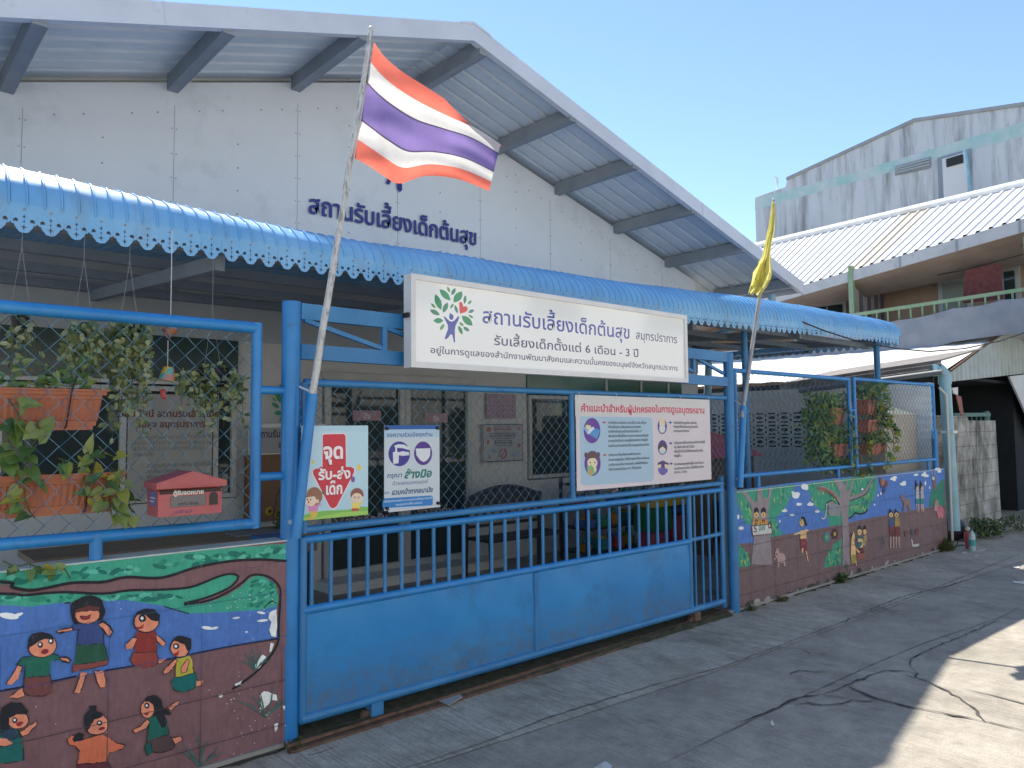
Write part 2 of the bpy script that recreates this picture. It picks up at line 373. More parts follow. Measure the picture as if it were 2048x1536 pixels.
for pts, w in [([(1480, 1446), (1540, 1425), (1580, 1402), (1640, 1390), (1652, 1392)], .018),
    ([zz(0, 790), zz(110, 745), zz(230, 690), zz(500, 585), zz(640, 545), zz(720, 548), zz(890, 560), zz(940, 575), zz(960, 620), zz(1080, 665), zz(1270, 760), zz(1420, 850), zz(1550, 960), zz(1640, 1065), zz(1830, 1110), zz(2048, 1165)], .018),
    ([zz(230, 700), zz(400, 775), zz(560, 845), zz(700, 880), zz(870, 920), zz(1100, 955), zz(1300, 1000), zz(1640, 1070)], .022),
    ([zz(820, 590), zz(960, 625)], .014), ([zz(940, 575), zz(880, 480), zz(890, 420), zz(980, 375), zz(1180, 285), zz(1440, 180), zz(1800, 20)], .012),
    ([zz(-300, 900), zz(-150, 880), zz(0, 905), zz(180, 890), zz(290, 850), zz(390, 860), zz(560, 855)], .012),
    ([zz(-200, 850), zz(-120, 900), zz(-60, 895), zz(0, 905)], .01), ([zz(0, 805), zz(160, 815), zz(300, 845)], .012), ([zz(440, 940), zz(640, 950)], .008), ([zz(800, 935), zz(900, 940)], .012), ([zz(1060, 1025), zz(1110, 1045)], .01),
    ([(1580, 1352), (1600, 1342), (1630, 1345), (1650, 1343)], .012), ([(1680, 1232), (1700, 1238), (1690, 1246)], .012), ([(1720, 1228), (1760, 1212), (1800, 1196), (1830, 1188), (1900, 1172), (1935, 1160)], .016),
    ([(1500, 1300), (1530, 1292), (1560, 1297), (1600, 1298), (1625, 1312), (1665, 1305)], .008), ([(620, 1512), (660, 1500), (680, 1495)], .012)]:
    ground_ribbon(cr, pts, w, .0055 if w < .012 else .006)
cr.build('road_crack', m_crack, kind='structure', smooth=False)
jt = MB()
ground_ribbon(jt, [(700, 1590), (820, 1537), (960, 1490), (1120, 1430), (1300, 1374), (1448, 1335), (1700, 1240), (1860, 1182), (2048, 1105)], .011, .0078, .2)
ground_ribbon(jt, [zz(-1700, 1520), zz(-900, 1130), zz(0, 710), zz(500, 480), zz(1000, 270), zz(1800, 0), (2048, 1210)], .008, .0045, .1)
ground_ribbon(jt, [zz(1400, 725), zz(1700, 790), zz(2048, 885), (2300, 1500)], .014, .0046, .05)
jt.build('road_joint', m_joint, kind='structure', smooth=False)
ms = MB()                                        # dirt and moss along the foot of gate and walls
for (xa, xb, ya, yb) in ((.0, 3.7, -.015, .1),):
    n = 60; ms.grid([[(xa+(xb-xa)*i/n, ya-random.uniform(0, .02), .036) for i in range(n+1)], [(xa+(xb-xa)*i/n, yb+.05, .036) for i in range(n+1)]])
n = 60; ms.grid([[(3.7*i/n, -.05-abs(random.gauss(0, .012)), .0075) for i in range(n+1)], [(3.7*i/n, -.013, .038) for i in range(n+1)]])
for xa, xb in ((3.85, 8.9), (-3, -.03)):
    n = int((xb-xa)/.06); ms.grid([[(xa+(xb-xa)*i/n, -.012-abs(random.gauss(0, .03)), .0075) for i in range(n+1)], [(xa+(xb-xa)*i/n, .0, .012) for i in range(n+1)]])
ms.build('moss_strip', m_moss, kind='stuff', smooth=False)
tag(bpy.data.objects['moss_strip'], 'dark moss and dirt along the foot of the gate and walls', 'moss')
# ---------------------------------------------------------------- nursery building
YW = 3.1; YF = 1.85; RX = 2.62
zr = lambda x: 5.24-(.30 if x < RX else .28)*abs(x-RX)
bld = thing('nursery_building', 'white gabled nursery building with grey metal roof and blue lettering on its gable', 'building', (RX, YW, 0))
g = MB(); xl, xr = -3.3, 7.85
g.prism([(xl, YW, 2.3), (xr, YW, 2.3), (xr, YW, zr(xr)-.1), (RX, YW, zr(RX)-.1), (xl, YW, zr(xl)-.1)], (0, .1, 0))
g.build('gable_wall', m_wall, bld, smooth=False)
sc = MB(); sj = MB()
for k in range(-3, 5):
    x = RX+k*1.11 if k else RX
    x = {-3: -.705, -2: .386, -1: 1.501, 0: 2.613, 1: 3.72, 2: 4.83, 3: 5.94, 4: 7.05}[k]
    MB().box((x-.002, YW-.0012, 2.6), (x+.002, YW, zr(x)-.3)).build('board_joint', m_gap, bld, smooth=False)
    z = 2.8
    while z < zr(x)-.35:
        for s_ in (-.018, .018): sc.box((x+s_-.006, YW-.003, z-.0035), (x+s_+.006, YW, z+.0035))
        sc.box((x+.54, YW-.004, z-.006), (x+.552, YW, z+.006)); z += .215+random.uniform(-.01, .01)
    for q in (.2, .4, .75, .95): sc.box((x+q, YW-.004, zr(x+q)-.36), (x+q+.012, YW, zr(x+q)-.348))
sc.build('screw_heads', m_screw, bld, smooth=False, kind='stuff')
for xs, nm in ((-5.0+1.6, 0), (8.62, 1)):
    r_ = MB(); y = YF-.02; A = []; B = []; xe = xs if nm else -3.45
    prof = []
    while y < 12:
        prof += [(y, 0), (y+.135, 0), (y+.15, .028), (y+.185, .028)]; y += .2
    for yy, dz in prof: A.append((RX, yy, zr(RX)-.035+dz)); B.append((xe, yy, zr(xe)-.035+dz))
    (r_.grid([A, B]) if nm else r_.grid([B, A])); r_.build('roof_sheet', m_galv, bld, smooth=False)
for xe in (-3.45, 8.62):                          # barge board: vertical face with a returned top
    f = MB(); xe0 = RX
    for (za, zb, ya, yb) in ((-.155, .012, YF-.03, YF-.016),):
        f.prism([(xe0, ya, zr(xe0)+za), (xe, ya, zr(xe)+za), (xe, ya, zr(xe)+zb), (xe0, ya, zr(xe0)+zb)], (0, yb-ya, 0))
    f.prism([(xe0, YF-.016, zr(xe0)+.012), (xe, YF-.016, zr(xe)+.012), (xe, YF-.016, zr(xe)+.006), (xe0, YF-.016, zr(xe0)+.006)], (0, .16, 0))
    f.prism([(xe0, YF-.016, zr(xe0)-.155), (xe, YF-.016, zr(xe)-.155), (xe, YF-.016, zr(xe)-.15), (xe0, YF-.016, zr(xe0)-.15)], (0, .05, 0))
    jx = -.08 if xe < 0 else 6.2
    f.bar((jx, YF-.032, zr(jx)-.15), (jx-.02, YF-.032, zr(jx)+.01), .008, .004)
    f.build('barge_board', m_fascia, bld, smooth=False)
f = MB(); f.prism([(RX-.16, YF-.037, zr(RX-.16)+.02), (RX, YF-.037, 5.262), (RX+.2, YF-.037, zr(RX+.2)+.02), (RX+.2, YF-.037, zr(RX+.2)-.0), (RX, YF-.037, 5.235), (RX-.16, YF-.037, zr(RX-.16)-.0)], (0, 8, 0)); f.build('ridge_cap', m_fascia, bld, smooth=False)
for x in (-3.1, -1.95, -.815, .36, 1.47, 2.75, 3.95, 4.95, 6.05, 7.15, 8.35):
    b = MB(); zt = zr(x)-.045 if abs(x-2.75) > .1 else 5.14
    b.box((x-.04, YF, zt-.135), (x+.04, YW-.001, zt), mat=None); b.box((x+.03, YF+.001, zt-.137), (x+.05, YW-.002, zt-.115))
    b.build('purlin', m_purlin, bld, smooth=False)
# eave trim and downpipe on the right
e = MB(); e.prism([(8.6, YF-.02, zr(8.6)-.16), (8.66, YF-.02, zr(8.6)-.16), (8.68, YF-.02, zr(8.6)+.02), (8.6, YF-.02, zr(8.6)+.02)], (0, 9, 0)); e.build('eave_gutter', m_fascia, bld, smooth=False)
m_pvc = M('blue_pvc_pipe', (.20, .38, .46), (.27, .46, .55), 4, .35, dirt=(.2, .28, .3), dlo=.6, dhi=.8)
d = MB(); d.tube([(8.35, 2.15, 3.4), (8.35, 2.15, 3.2), (8.25, 2.5, 3.0), (8.0, 2.98, 2.85), (7.95, 3.0, 2.0), (7.95, 3.0, 0)], .055, 14); d.build('downpipe', m_pvc, bld)
# lower storey
lw = MB()
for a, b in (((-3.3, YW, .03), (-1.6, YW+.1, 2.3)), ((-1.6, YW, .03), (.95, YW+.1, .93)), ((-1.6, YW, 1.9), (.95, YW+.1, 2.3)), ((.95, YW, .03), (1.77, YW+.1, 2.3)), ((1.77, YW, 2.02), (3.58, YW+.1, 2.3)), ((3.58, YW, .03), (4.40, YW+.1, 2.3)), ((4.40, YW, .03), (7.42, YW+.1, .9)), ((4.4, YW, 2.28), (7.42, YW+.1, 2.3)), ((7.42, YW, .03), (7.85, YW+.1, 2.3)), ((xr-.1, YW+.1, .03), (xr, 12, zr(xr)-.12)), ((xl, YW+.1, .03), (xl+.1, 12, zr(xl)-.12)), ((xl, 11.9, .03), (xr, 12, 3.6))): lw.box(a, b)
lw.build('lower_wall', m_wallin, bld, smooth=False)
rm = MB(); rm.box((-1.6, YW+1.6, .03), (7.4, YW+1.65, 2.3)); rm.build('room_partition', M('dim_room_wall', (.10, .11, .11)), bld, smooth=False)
def winframe(name, x0, x1, z0, z1, muls, glassz=None, t=.04, y=YW):
    f = MB()
    for a, b in (((x0, y-.03, z0), (x1, y+.05, z0+t)), ((x0, y-.03, z1-t), (x1, y+.05, z1)), ((x0, y-.029, z0+t), (x0+t, y+.05, z1-t)), ((x1-t, y-.029, z0+t), (x1, y+.05, z1-t))): f.box(a, b)
    for m in muls: f.box((m-t*.55, y-.028, z0+t), (m+t*.55, y+.04, z1-t))
    f.build(name, m_alu, bld, smooth=False)
    o = bpy.data.objects[-1] if 0 else None
    gl = MB(); gl.box((x0+t, y+.012, z0+t), (x1-t, y+.018, z1-t)); gl.build('window_glass', m_glass, bld, smooth=False)
winframe('window_frame', -1.58, .94, .94, 1.88, (-.8, .03, .76))
winframe('window_frame', 4.42, 7.40, .92, 1.9, (5.15, 5.8, 6.52))
winframe('door_frame', 1.79, 3.56, .12, 2.0, (2.66, 2.72), t=.06)
MB().box((1.7, YW-.35, .03), (3.75, YW, .118)).build('door_step', m_wallin, bld, smooth=False)
MB().box((1.76, YW-.05, 2.0), (3.6, YW-.001, 2.06)).build('door_head', m_alu, bld, smooth=False)
for a, b in (((2.58, YW-.06, .95), (2.6, YW-.035, 1.25)), ((2.78, YW-.06, .95), (2.8, YW-.035, 1.25)), ((4.47, YW-.045, 1.02), (4.52, YW-.031, 1.85))): MB().box(a, b).build('door_handle', m_dark, bld, smooth=False)
gb = MB(); gb.box((4.40, YW-.02, 1.92), (7.42, YW+.02, 2.28)); gb.build('green_transom', M('green_glass_film', (.005, .085, .055), (.01, .12, .08), 2, .15), bld, smooth=False)
for x in (5.79, 6.5, 7.1): MB().box((x-.018, YW-.03, 1.92), (x+.018, YW-.021, 2.28)).build('transom_bar', m_alu, bld, smooth=False)
NAVY = '#2f3f9c'
lt = Print((0, YW, 0), (1, 0, 0), (0, 0, 1), (0, -1, 0), .006)
m_letter = Mcol('cut_letters', .5, .05, 10)
zb = 3.565; lt.k = 2
lt.text('สถานรับเลี้ยงเด็กต้นสุข', 1.60, zb, .25, (.05, .065, .27), 3.655, .016)
for dx, dz in ((.004, .002),): lt.text('สถานรับเลี้ยงเด็กต้นสุข', 1.60+dx, zb+dz, .25, (.05, .065, .27), 3.655+dx, .016)
lt.build('gable_lettering', m_letter, bld, smooth=False); lt = Print((0, YW, 0), (1, 0, 0), (0, 0, 1), (0, -1, 0), .006)
lt.k = 2; lt.text('สมุทรปราการ', 2.1, zb-.36, .2, (.025, .032, .18), 3.2, .02)
lt.build('gable_lettering', m_letter, bld, smooth=False); lt = Print((0, YW, 0), (1, 0, 0), (0, 0, 1), (0, -1, 0), .006)
for pts in ([(2.46, 4.16), (2.53, 4.2), (2.56, 4.13), (2.50, 4.02), (2.46, 4.03), (2.50, 4.12)], [(2.56, 4.2), (2.65, 4.2), (2.66, 4.0), (2.63, 3.97), (2.60, 4.0), (2.59, 4.12)], [(2.5, 4.2), (2.7, 4.2), (2.78, 4.5), (2.62, 4.32), (2.42, 4.5)]): lt.k = 2; lt.shape(pts, (.03, .04, .22))
lt.k = 2; lt.ell(2.60, 4.45, .06, .07, (.03, .04, .22))
for i in range(13):
    a = rad(-20+i*18.5); r = .34; lt.k = 2; lt.lens(2.6+r*cos(a), 4.45+r*sin(a), .17, .08, -20+i*18.5+20, (.02, .17, .07))
lt.build('gable_logo', m_letter, bld, smooth=False)
# ---------------------------------------------------------------- blue canopy
can = thing('porch_canopy', 'blue ribbed sheet metal canopy with pierced scalloped valance over the porch', 'canopy', (3, .25, 0))
YC = .25; XE = 7.93
def zt(x): t = min(1, max(0, (x-2.5)/5.4)); return 2.353+.115*t*t*(3-2*t)*1.0+(.0 if x > 0 else 0)
SP = .0985; x0c = -1.106-SP*14.5; ns = int(round((XE-x0c)/SP))
prof = [(0, .115)]                                 # y, z over the tip
for i in range(1, 11):
    a = rad(i*8.4); prof.append((.30*(1-cos(a)), .115+.265*sin(a)))
prof += [(.45, .385), (1.2, .45), (2.0, .52), (2.85, .60)]
px = []; x = x0c; pitch = SP*2/3
while x < XE-1e-4:
    for f_, dz in ((0, 0), (.80, 0), (.85, 1), (.93, 1), (.97, -.3)): px.append((x+f_*pitch, dz))
    x += pitch
px.append((XE, 0))
cs = MB(); rows = []
HC = ((-3, .24), (-1.2, .225), (.3, .165), (1.8, .195), (5, .245), (7.2, .22), (9, .22))
def hc(x):
    for (a, p), (b, q_) in zip(HC, HC[1:]):
        if x <= b: t = max(0, (x-a)/(b-a)); t = t*t*(3-2*t); return p+(q_-p)*t
    return .22
def cpt(x, k, dz):
    y, z = prof[k]; a = prof[max(0, k-1)]; b = prof[min(len(prof)-1, k+1)]
    ty, tz = b[0]-a[0], b[1]-a[1]; l = math.hypot(ty, tz); ny, nz = -tz/l, ty/l
    j = .004*sin(x*5.1+k)+.003*sin(x*13+k*2)
    if k: z = .115+(z-.115)*hc(x)/.265 if k <= 10 else z-.265+hc(x)
    return (x, YC+y+ny*(dz*.007), zt(x)+z+nz*(dz*.007)+(j if k > 3 else 0))
for k in range(len(prof)): rows.append([cpt(x, k, dz) for x, dz in px])
cs.grid(rows); cs.build('roof_sheet', m_canopy, can, smooth=True)
# pierced valance: one scallop cut as a curve, then repeated
def scallop():
    cu = bpy.data.curves.new('scallop', 'CURVE'); cu.dimensions = '2D'; cu.fill_mode = 'BOTH'
    h = SP/2
    outer = [(-h, .125), (-h, .043), (-h*.86, .034), (-h*.74, .035), (-h*.62, .02), (-h*.5, .014), (-h*.36, .004), (-h*.15, 0), (h*.15, 0), (h*.36, .004), (h*.5, .014), (h*.62, .02), (h*.74, .035), (h*.86, .034), (h, .043), (h, .125)]
    def star(cx, cz, a, b): return [(cx+(a if i % 4 == 0 else b if i % 4 == 2 else a*.33)*cos(i*pi/4), cz+(b if i % 4 == 2 else a*.33 if i % 2 else 0)*sin(i*pi/4)*1.0) for i in range(8)]
    holes = [star(0, .024, .0125, .0145), [(.0038*cos(t*pi/4), .0475+.0038*sin(t*pi/4)) for t in range(8)], star(0, .0685, .009, .0135)]
    for s_ in (-1, 1): holes.append([(s_*x_, z_) for x_, z_ in ((.021, .050), (.024, .058), (.031, .061), (.038, .056), (.0395, .047), (.037, .039), (.0355, .046), (.031, .046), (.026, .045))])
    for pl in [outer]+holes:
        sp = cu.splines.new('POLY'); sp.points.add(len(pl)-1); sp.use_cyclic_u = True
        for q, (x, z) in zip(sp.points, pl): q.co = (x, z, 0, 1)
    o = bpy.data.objects.new('scallop', cu); COL.objects.link(o); bpy.context.view_layer.update()
    me = bpy.data.meshes.new_from_object(o.evaluated_get(bpy.context.evaluated_depsgraph_get()))
    r = ([(v.co.x, v.co.y) for v in me.vertices], [tuple(p.vertices) for p in me.polygons])
    bpy.data.objects.remove(o); bpy.data.curves.remove(cu); bpy.data.meshes.remove(me); return r
sv, sf = scallop()
va = MB()
for i in range(ns):
    xc = x0c+SP*(i+.5); j = random.uniform(-.004, .004); k = random.uniform(-.08, .08)
    va.add([(xc+x, YC-.001+j*(1-z/.125), zt(xc+x)+z) for x, z in sv], sf)
va.build('valance', m_canopy, can, smooth=False)
va = MB(); nb = int((3.1-YC)/SP)
for i in range(nb):
    yc = YC+SP*(i+.5)
    va.add([(XE-.002, yc-x, zt(XE)-.01+z-.004*i/nb*0) for x, z in sv], sf)
va.build('side_valance', m_canopy, can, smooth=False)
sm = MB()                                          # rivet heads with paint smudges on the front
for i in range(ns):
    xc = x0c+SP*(i+.5); sm.blob((xc, YC-.003, zt(xc)+.1), (.006, .003, .006), n=6, m=4)
sm.build('rivet_heads', m_screw, can, kind='stuff')
un = MB()
for y in (.5, 1.25, 2.1, 2.95): un.box((x0c, YC+y-.03-.25+.1, 2.42+.06*y), (XE-.03, YC+y+.03-.25+.1, 2.48+.06*y))
for x in (-2.2, -.2, 1.9, 4.0, 5.9, 7.75): un.bar((x, .45, zt(x)+.03), (x, 3.09, zt(x)+.22), .05, .08)
un.build('roof_frame', m_under, can, smooth=False)
cp = MB(); cp.tube([(7.74, .45, 0), (7.74, .45, 2.5)], .036, 14); cp.build('post', m_blue2, can)
cp = MB(); cp.tube([(7.80, .50, 0), (7.80, .50, 2.5)], .014, 10); cp.build('conduit', M('white_pvc', (.7, .7, .68), rough=.4), can)
cp = MB(); cp.tube([(5.05, .6, 0), (5.05, .6, 2.5)], .03, 12); cp.build('post', m_blue2, can)
cp = MB(); cp.tube([(-2.2, .45, 0), (-2.2, .45, 2.5)], .036, 14); cp.build('post', m_blue2, can)
# ---------------------------------------------------------------- fences, gate
m_block = M('bare_block', (.35, .34, .32), (.42, .41, .39), 4, .85, bmp=.3)
fl = thing('chain_link_fence', 'blue chain-link fence panel left of the gate above the painted wall', 'fence', (-1, 0, .97))
r = MB(); r.tube([(-3.2, .03, 2.0), (-.176, .03, 1.998)], .027, 12); r.build('top_rail', m_blue, fl)
r = MB(); r.tube([(-3.2, .03, 1.09), (-.176, .03, 1.068)], .025, 12); r.build('bottom_rail', m_blue, fl)
r = MB(); r.tube([(-.176, .03, 1.045), (-.176, .03, 2.022)], .025, 12); r.build('upright', m_blue, fl)
for z in (1.70, 1.285): r = MB(); r.tube([(-.17, .03, z), (-.03, .03, z)], .02, 12); r.build('tie_bar', m_blue, fl)
for x in (-.853, -1.9): r = MB(); r.tube([(x, .03, .97), (x, .03, 1.085)], .026, 12); r.build('stub_post', m_blue, fl)
k = MB(); chainlink(k, -3.0, -.195, 1.09, 1.98, .03, .088, .0021); k.build('wire_mesh', m_wire, fl, smooth=False)
fr = thing('chain_link_fence', 'blue chain-link fence panels right of the gate above the long painted wall', 'fence', (6, 0, .97))
for xa, xb, zt_ in ((3.95, 6.04, 1.975), (6.16, 8.28, 1.985)):
    for z, nm in ((zt_, 'top_rail'), (1.09, 'bottom_rail')): r = MB(); r.tube([(xa, .03, z), (xb, .03, z)], .02, 10); r.build(nm, m_blue, fr)
    for x in (xa, xb): r = MB(); r.tube([(x, .03, 1.075), (x, .03, zt_+.015)], .02, 10); r.build('upright', m_blue, fr)
    k = MB(); chainlink(k, xa+.015, xb-.015, 1.1, zt_-.02, .03, .088, .0019); k.build('wire_mesh', m_wire, fr, smooth=False)
r = MB(); r.tube([(6.16, .032, .95), (6.16, .032, 1.1)], .0205, 10); r.build('upright', m_blue, fr)
r = MB(); r.tube([(6.02, .03, 1.66), (6.18, .03, 1.66)], .014, 10); r.build('tie_bar', m_blue, fr)
for x in (4.275, 5.75, 6.48, 8.05): r = MB(); r.tube([(x, .03, .95), (x, .03, 1.08)], .018, 10); r.build('stub_post', m_blue, fr)
r = MB(); r.tube([(8.36, .06, .0), (8.36, .06, 1.45)], .035, 10); r.build('end_post', m_blue, fr)
# gate portal
po = thing('gate_portal', 'blue steel gate portal of two round posts joined by a lattice beam', 'gate portal', (1.9, .02, 0))
r = MB(); r.tube([(.0, .03, 0), (.0, .03, 2.143)], .046, 20); r.build('post', m_blue, po)
r = MB(); r.tube([(3.815, .0, 0), (3.815, .0, 2.112)], .041, 20); r.build('post', m_blue2, po)
for z, h, nm in ((2.098, .08, 'top_chord'), (1.896, .075, 'bottom_chord')): r = MB(); r.bar((.04, .02, z), (3.79, .0, z-.025), .04, h); r.build(nm, m_blue2, po, smooth=False)
xs = [.522, .99, 1.46, 1.93, 2.4, 2.87, 3.342]
r = MB()
for x in xs: MB().box((x-.014, -.002, 1.93), (x+.014, .026, 2.062)).build('lattice_strut', m_blue2, po, smooth=False)
xx = [.05]+xs+[3.77]
for a, b in zip(xx, xx[1:]): MB().bar((a+.01, .012, 2.055), (b-.01, .012, 1.94), .022, .022).build('lattice_brace', m_blue2, po, smooth=False)
# sliding gate
gt = thing('sliding_gate', 'wide blue sliding gate with chain-link top, bars and solid lower panels', 'gate', (1.9, 0, 0))
def pipe(nm, a, b, rad_, m=m_blue2, n=12): q = MB(); q.tube([a, b], rad_, n); return q.build(nm, m, gt)
GY = .0
pipe('rail', (.055, GY, 1.742), (3.76, GY, 1.739), .019); pipe('rail', (.055, GY, 1.017), (3.68, GY, 1.05), .019)
pipe('rail', (.055, GY, .968), (3.68, GY, .998), .02, m_blue); pipe('rail', (.05, GY, .627), (3.22, GY, .634), .022, m_blue); pipe('rail', (3.22, GY, .642), (3.66, GY, .65), .016)
pipe('rail', (.045, GY, .111), (3.66, GY, .117), .026)
pipe('upright', (1.955, GY, 1.03), (1.955, GY, 1.73), .02); pipe('upright', (.06, GY, 1.0), (.06, GY, 1.74), .018); pipe('upright', (.055, GY, .1), (.055, GY, .98), .02); pipe('upright', (3.225, GY, .12), (3.225, GY, .99), .02); pipe('upright', (3.66, GY, .1), (3.66, GY, 1.06), .018); pipe('upright', (1.605, GY-.004, .13), (1.605, GY-.004, .61), .018)
pipe('hinge_post', (3.745, GY+.05, .05), (3.745, GY+.05, 1.1), .022)
for i in range(30):
    x = .1004+.1052*i
    if x < 3.17: pipe('bar', (x, GY, .64), (x, GY, .96), .0105, m_blue2, 8)
for x in (3.292, 3.392, 3.483, 3.576): pipe('bar', (x, GY, .12), (x, GY, .985), .0095, m_blue2, 8)
for a, b in ((.07, 1.589), (1.62, 3.21)):
    q = MB(); n = 24; rows = [[(a+(b-a)*i/n, GY-.006+.004*sin(i*1.3+jz*2)*sin(jz*.9), .13+(.485)*jz/6) for i in range(n+1)] for jz in range(7)]
    q.grid(rows); q.grid([[(x, y+.004, z) for x, y, z in rr] for rr in rows][::-1]); q.build('lower_panel', m_panel, gt)
k = MB(); chainlink(k, .08, 3.74, 1.03, 1.73, GY, .069, .0018); k.build('wire_mesh', m_wire, gt, smooth=False)
for x, m in ((.46, m_blue2), (3.27, m_rust)):
    q = MB(); q.box((x-.035, GY-.03, .035), (x+.035, GY+.03, .1)); wh = MB(); wh.tube([(x-.05, GY-.012, .035), (x-.05, GY+.012, .035)], .033, 16)
    q.build('wheel_bracket', m, gt, smooth=False); wh.build('wheel', m_rust, gt)
q = MB(); q.bar((-.05, -.062, .03), (3.75, .02, .03), .012, .016); q.bar((-.05, -.085, .012), (3.75, -.005, .012), .03, .012); tag(q.build('gate_track', m_rust, smooth=False), 'rusty steel track in the ground under the sliding gate', 'track')
q = MB(); pl = [P(x, y, 'z', .02) for x, y in ((848, 1391), (905, 1375), (925, 1395), (898, 1411))]; q.prism(pl, (0, 0, .006)); tag(q.build('cover_plate', m_gap, smooth=False), 'loose grey plate lying over the gate track', 'plate')
# ---------------------------------------------------------------- house across the lane (seen in the reflections of sign and windows)
ho = thing('street_house', 'cream two storey house across the lane facing the nursery', 'building', (3, -7.2, 0))
q = MB(); q.box((-9, -12, 0), (15, -7.2, 5.6)); q.build('wall', M('cream_render', (.66, .64, .58), (.72, .70, .64), 1.2, .8), ho, smooth=False)
q = MB(); q.prism([(-9.5, -6.7, 5.6), (-9.5, -12.5, 5.6), (-9.5, -9.6, 7.0)], (25, 0, 0)); q.build('roof', m_galv, ho, smooth=False)
for x in (-6, -2.5, 1, 4.5, 8, 11.5):
    for z in (.9, 3.6):
        q = MB(); q.box((x, -7.2, z), (x+1.5, -7.16, z+1.3)); f = q.build('window', m_alu, ho, smooth=False)
        q = MB(); q.box((x+.08, -7.155, z+.08), (x+1.42, -7.15, z+1.22)); q.build('pane', m_glass, f, smooth=False)
# ---------------------------------------------------------------- painted walls
def mapper(x0, y0, s, yp):
    def f(cx, cy):
        p = P(x0+cx*s, y0+cy*s, 'y', yp); return (p.x, p.z)
    return f
class Paint(Print):                                  # shapes given in measured coordinates of f
    jit = 0; ink = 0
    def sp(s, f, pts, c):
        if s.jit:                                     # hand painted edge
            q = []
            for i, p in enumerate(pts):
                n = pts[(i+1) % len(pts)]; L = math.hypot(n[0]-p[0], n[1]-p[1]); m = min(40, max(1, int(L/(s.jit*5))))
                for k in range(m): q.append((p[0]+(n[0]-p[0])*k/m+(random.gauss(0, s.jit*.4) if k else 0), p[1]+(n[1]-p[1])*k/m+(random.gauss(0, s.jit*.4) if k else 0)))
            pts = q
        s.shape([f(*p) for p in pts], c)
        if s.ink and c != INK and len(pts) > 5:
            n = len(pts); i = random.randrange(n); tot = 0
            while tot < n*.75:
                m = random.randint(4, 12); seg = [f(*pts[(i+k) % n]) for k in range(m)]
                s.line(seg, [s.ink*random.uniform(.3, 1.1) for _ in seg], INK); i += m+random.randint(0, 3); tot += m+1
    def el(s, f, x, y, rx, ry, c, rot=0, n=16, a0=0, a1=360):
        j_ = s.jit, s.ink; s.jit = 0; s.ink = s.ink if rx > 40 else 0
        a = rad(rot); pts = []
        for i in range(n):
            t = rad(a0+(a1-a0)*i/(n if a1-a0 == 360 else n-1)); u, v = rx*cos(t), ry*sin(t); pts.append((x+u*cos(a)-v*sin(a), y+u*sin(a)+v*cos(a)))
        s.sp(f, pts, c); s.jit, s.ink = j_
    def ln(s, f, pts, w, c): s.line([f(*p) for p in pts], w, c)
    def sm(s, f, pts, w, c, n=5):                    # smoothed stroke
        q = []
        for i in range(len(pts)-1):
            p0, p1, p2, p3 = (pts[max(0, min(len(pts)-1, i+k))] for k in (-1, 0, 1, 2))
            for k in range(n):
                t = k/n; q.append(tuple(.5*(2*b+(c_-a)*t+(2*a-5*b+4*c_-d)*t*t+(3*b-a-3*c_+d)*t**3) for a, b, c_, d in zip(p0, p1, p2, p3)))
        q.append(pts[-1]); s.ln(f, q, w, c)
SKIN, INK, BLU, BRN, GRN, DGR, WHT = '#d4866a', '#20222a', '#4a70b2', '#74565a', '#3c9780', '#1d6c60', '#d8dde0'
w1 = thing('mural_wall', 'low block wall left of the gate painted with children playing by a river', 'wall', (-1.5, .06, 0))
q = MB(); q.box((-3.2, 0, -.02), (-.03, .12, .972)); q.build('wall', m_block, w1, smooth=False)
q = MB(); q.box((-3.2, -.006, .972), (-.03, .126, .978)); q.build('coping', M('pale_coping_paint', (.45, .55, .53), (.6, .63, .62), 20, .7), w1, smooth=False)
a = Paint((0, 0, 0), (1, 0, 0), (0, 0, 1), (0, -1, 0), .00002); f = mapper(0, 1086, 600/2048, 0)
a.rect(-3.2, 0, -.032, .971, BRN)
a.jit = 4
sky_ = [(-2200, 440), (-900, 420), (0, 420), (480, 405), (700, 375), (1100, 400), (1240, 415), (1890, 400), (1895, 655), (1320, 755), (720, 868), (350, 945), (0, 1010), (-2200, 1400)]
a.sp(f, sky_, BLU)
gtop = [(-2200, 520), (-2200, -20), (0, 205), (640, 130), (1200, 62), (1960, 4), (1958, 125), (1700, 112), (1340, 165), (1100, 235), (860, 235), (700, 268), (500, 275), (320, 305), (200, 322), (100, 305), (0, 262), (-600, 260)]
a.sp(f, gtop, GRN)
glow = [(-2200, 560), (-2200, 420), (0, 345), (60, 350), (160, 358), (300, 345), (460, 335), (700, 345), (880, 325), (1090, 320), (1300, 300), (1480, 235), (1560, 215), (1650, 215), (1720, 222), (1790, 225), (1880, 280), (1905, 380), (1890, 430), (1780, 455), (1560, 470), (1290, 480), (1120, 430), (900, 395), (720, 372), (640, 380), (480, 405), (400, 410), (200, 435), (0, 420), (-600, 470)]
a.sp(f, glow, GRN)
random.seed(3)
for i in range(150):                                 # leaf dabs in the green
    x = random.uniform(-700, 1940); t = random.random()
    if t < .62:
        y0 = 205-x*.105+random.uniform(15, 45); y1 = y0+random.uniform(0, 55)
        if x > 1400: y1 = y0+random.uniform(0, 40)
        y = y1
    else:
        x = random.uniform(-600, 1240); y = 372+random.uniform(-14, 22)-max(0, x-600)*.02

    r = random.uniform(10, 30); a.el(f, x, y, r*random.uniform(1, 2.4), r*.75, (DGR, '#2a8570', '#57ad98', DGR)[i % 4], random.uniform(-40, 20), 9); 
for i in range(50):
    x = random.uniform(1700, 1880); y = random.uniform(250, 430); a.el(f, x, y, random.uniform(8, 26), 9, (DGR, '#2a8570', '#57ad98')[i % 3], -30, 8)

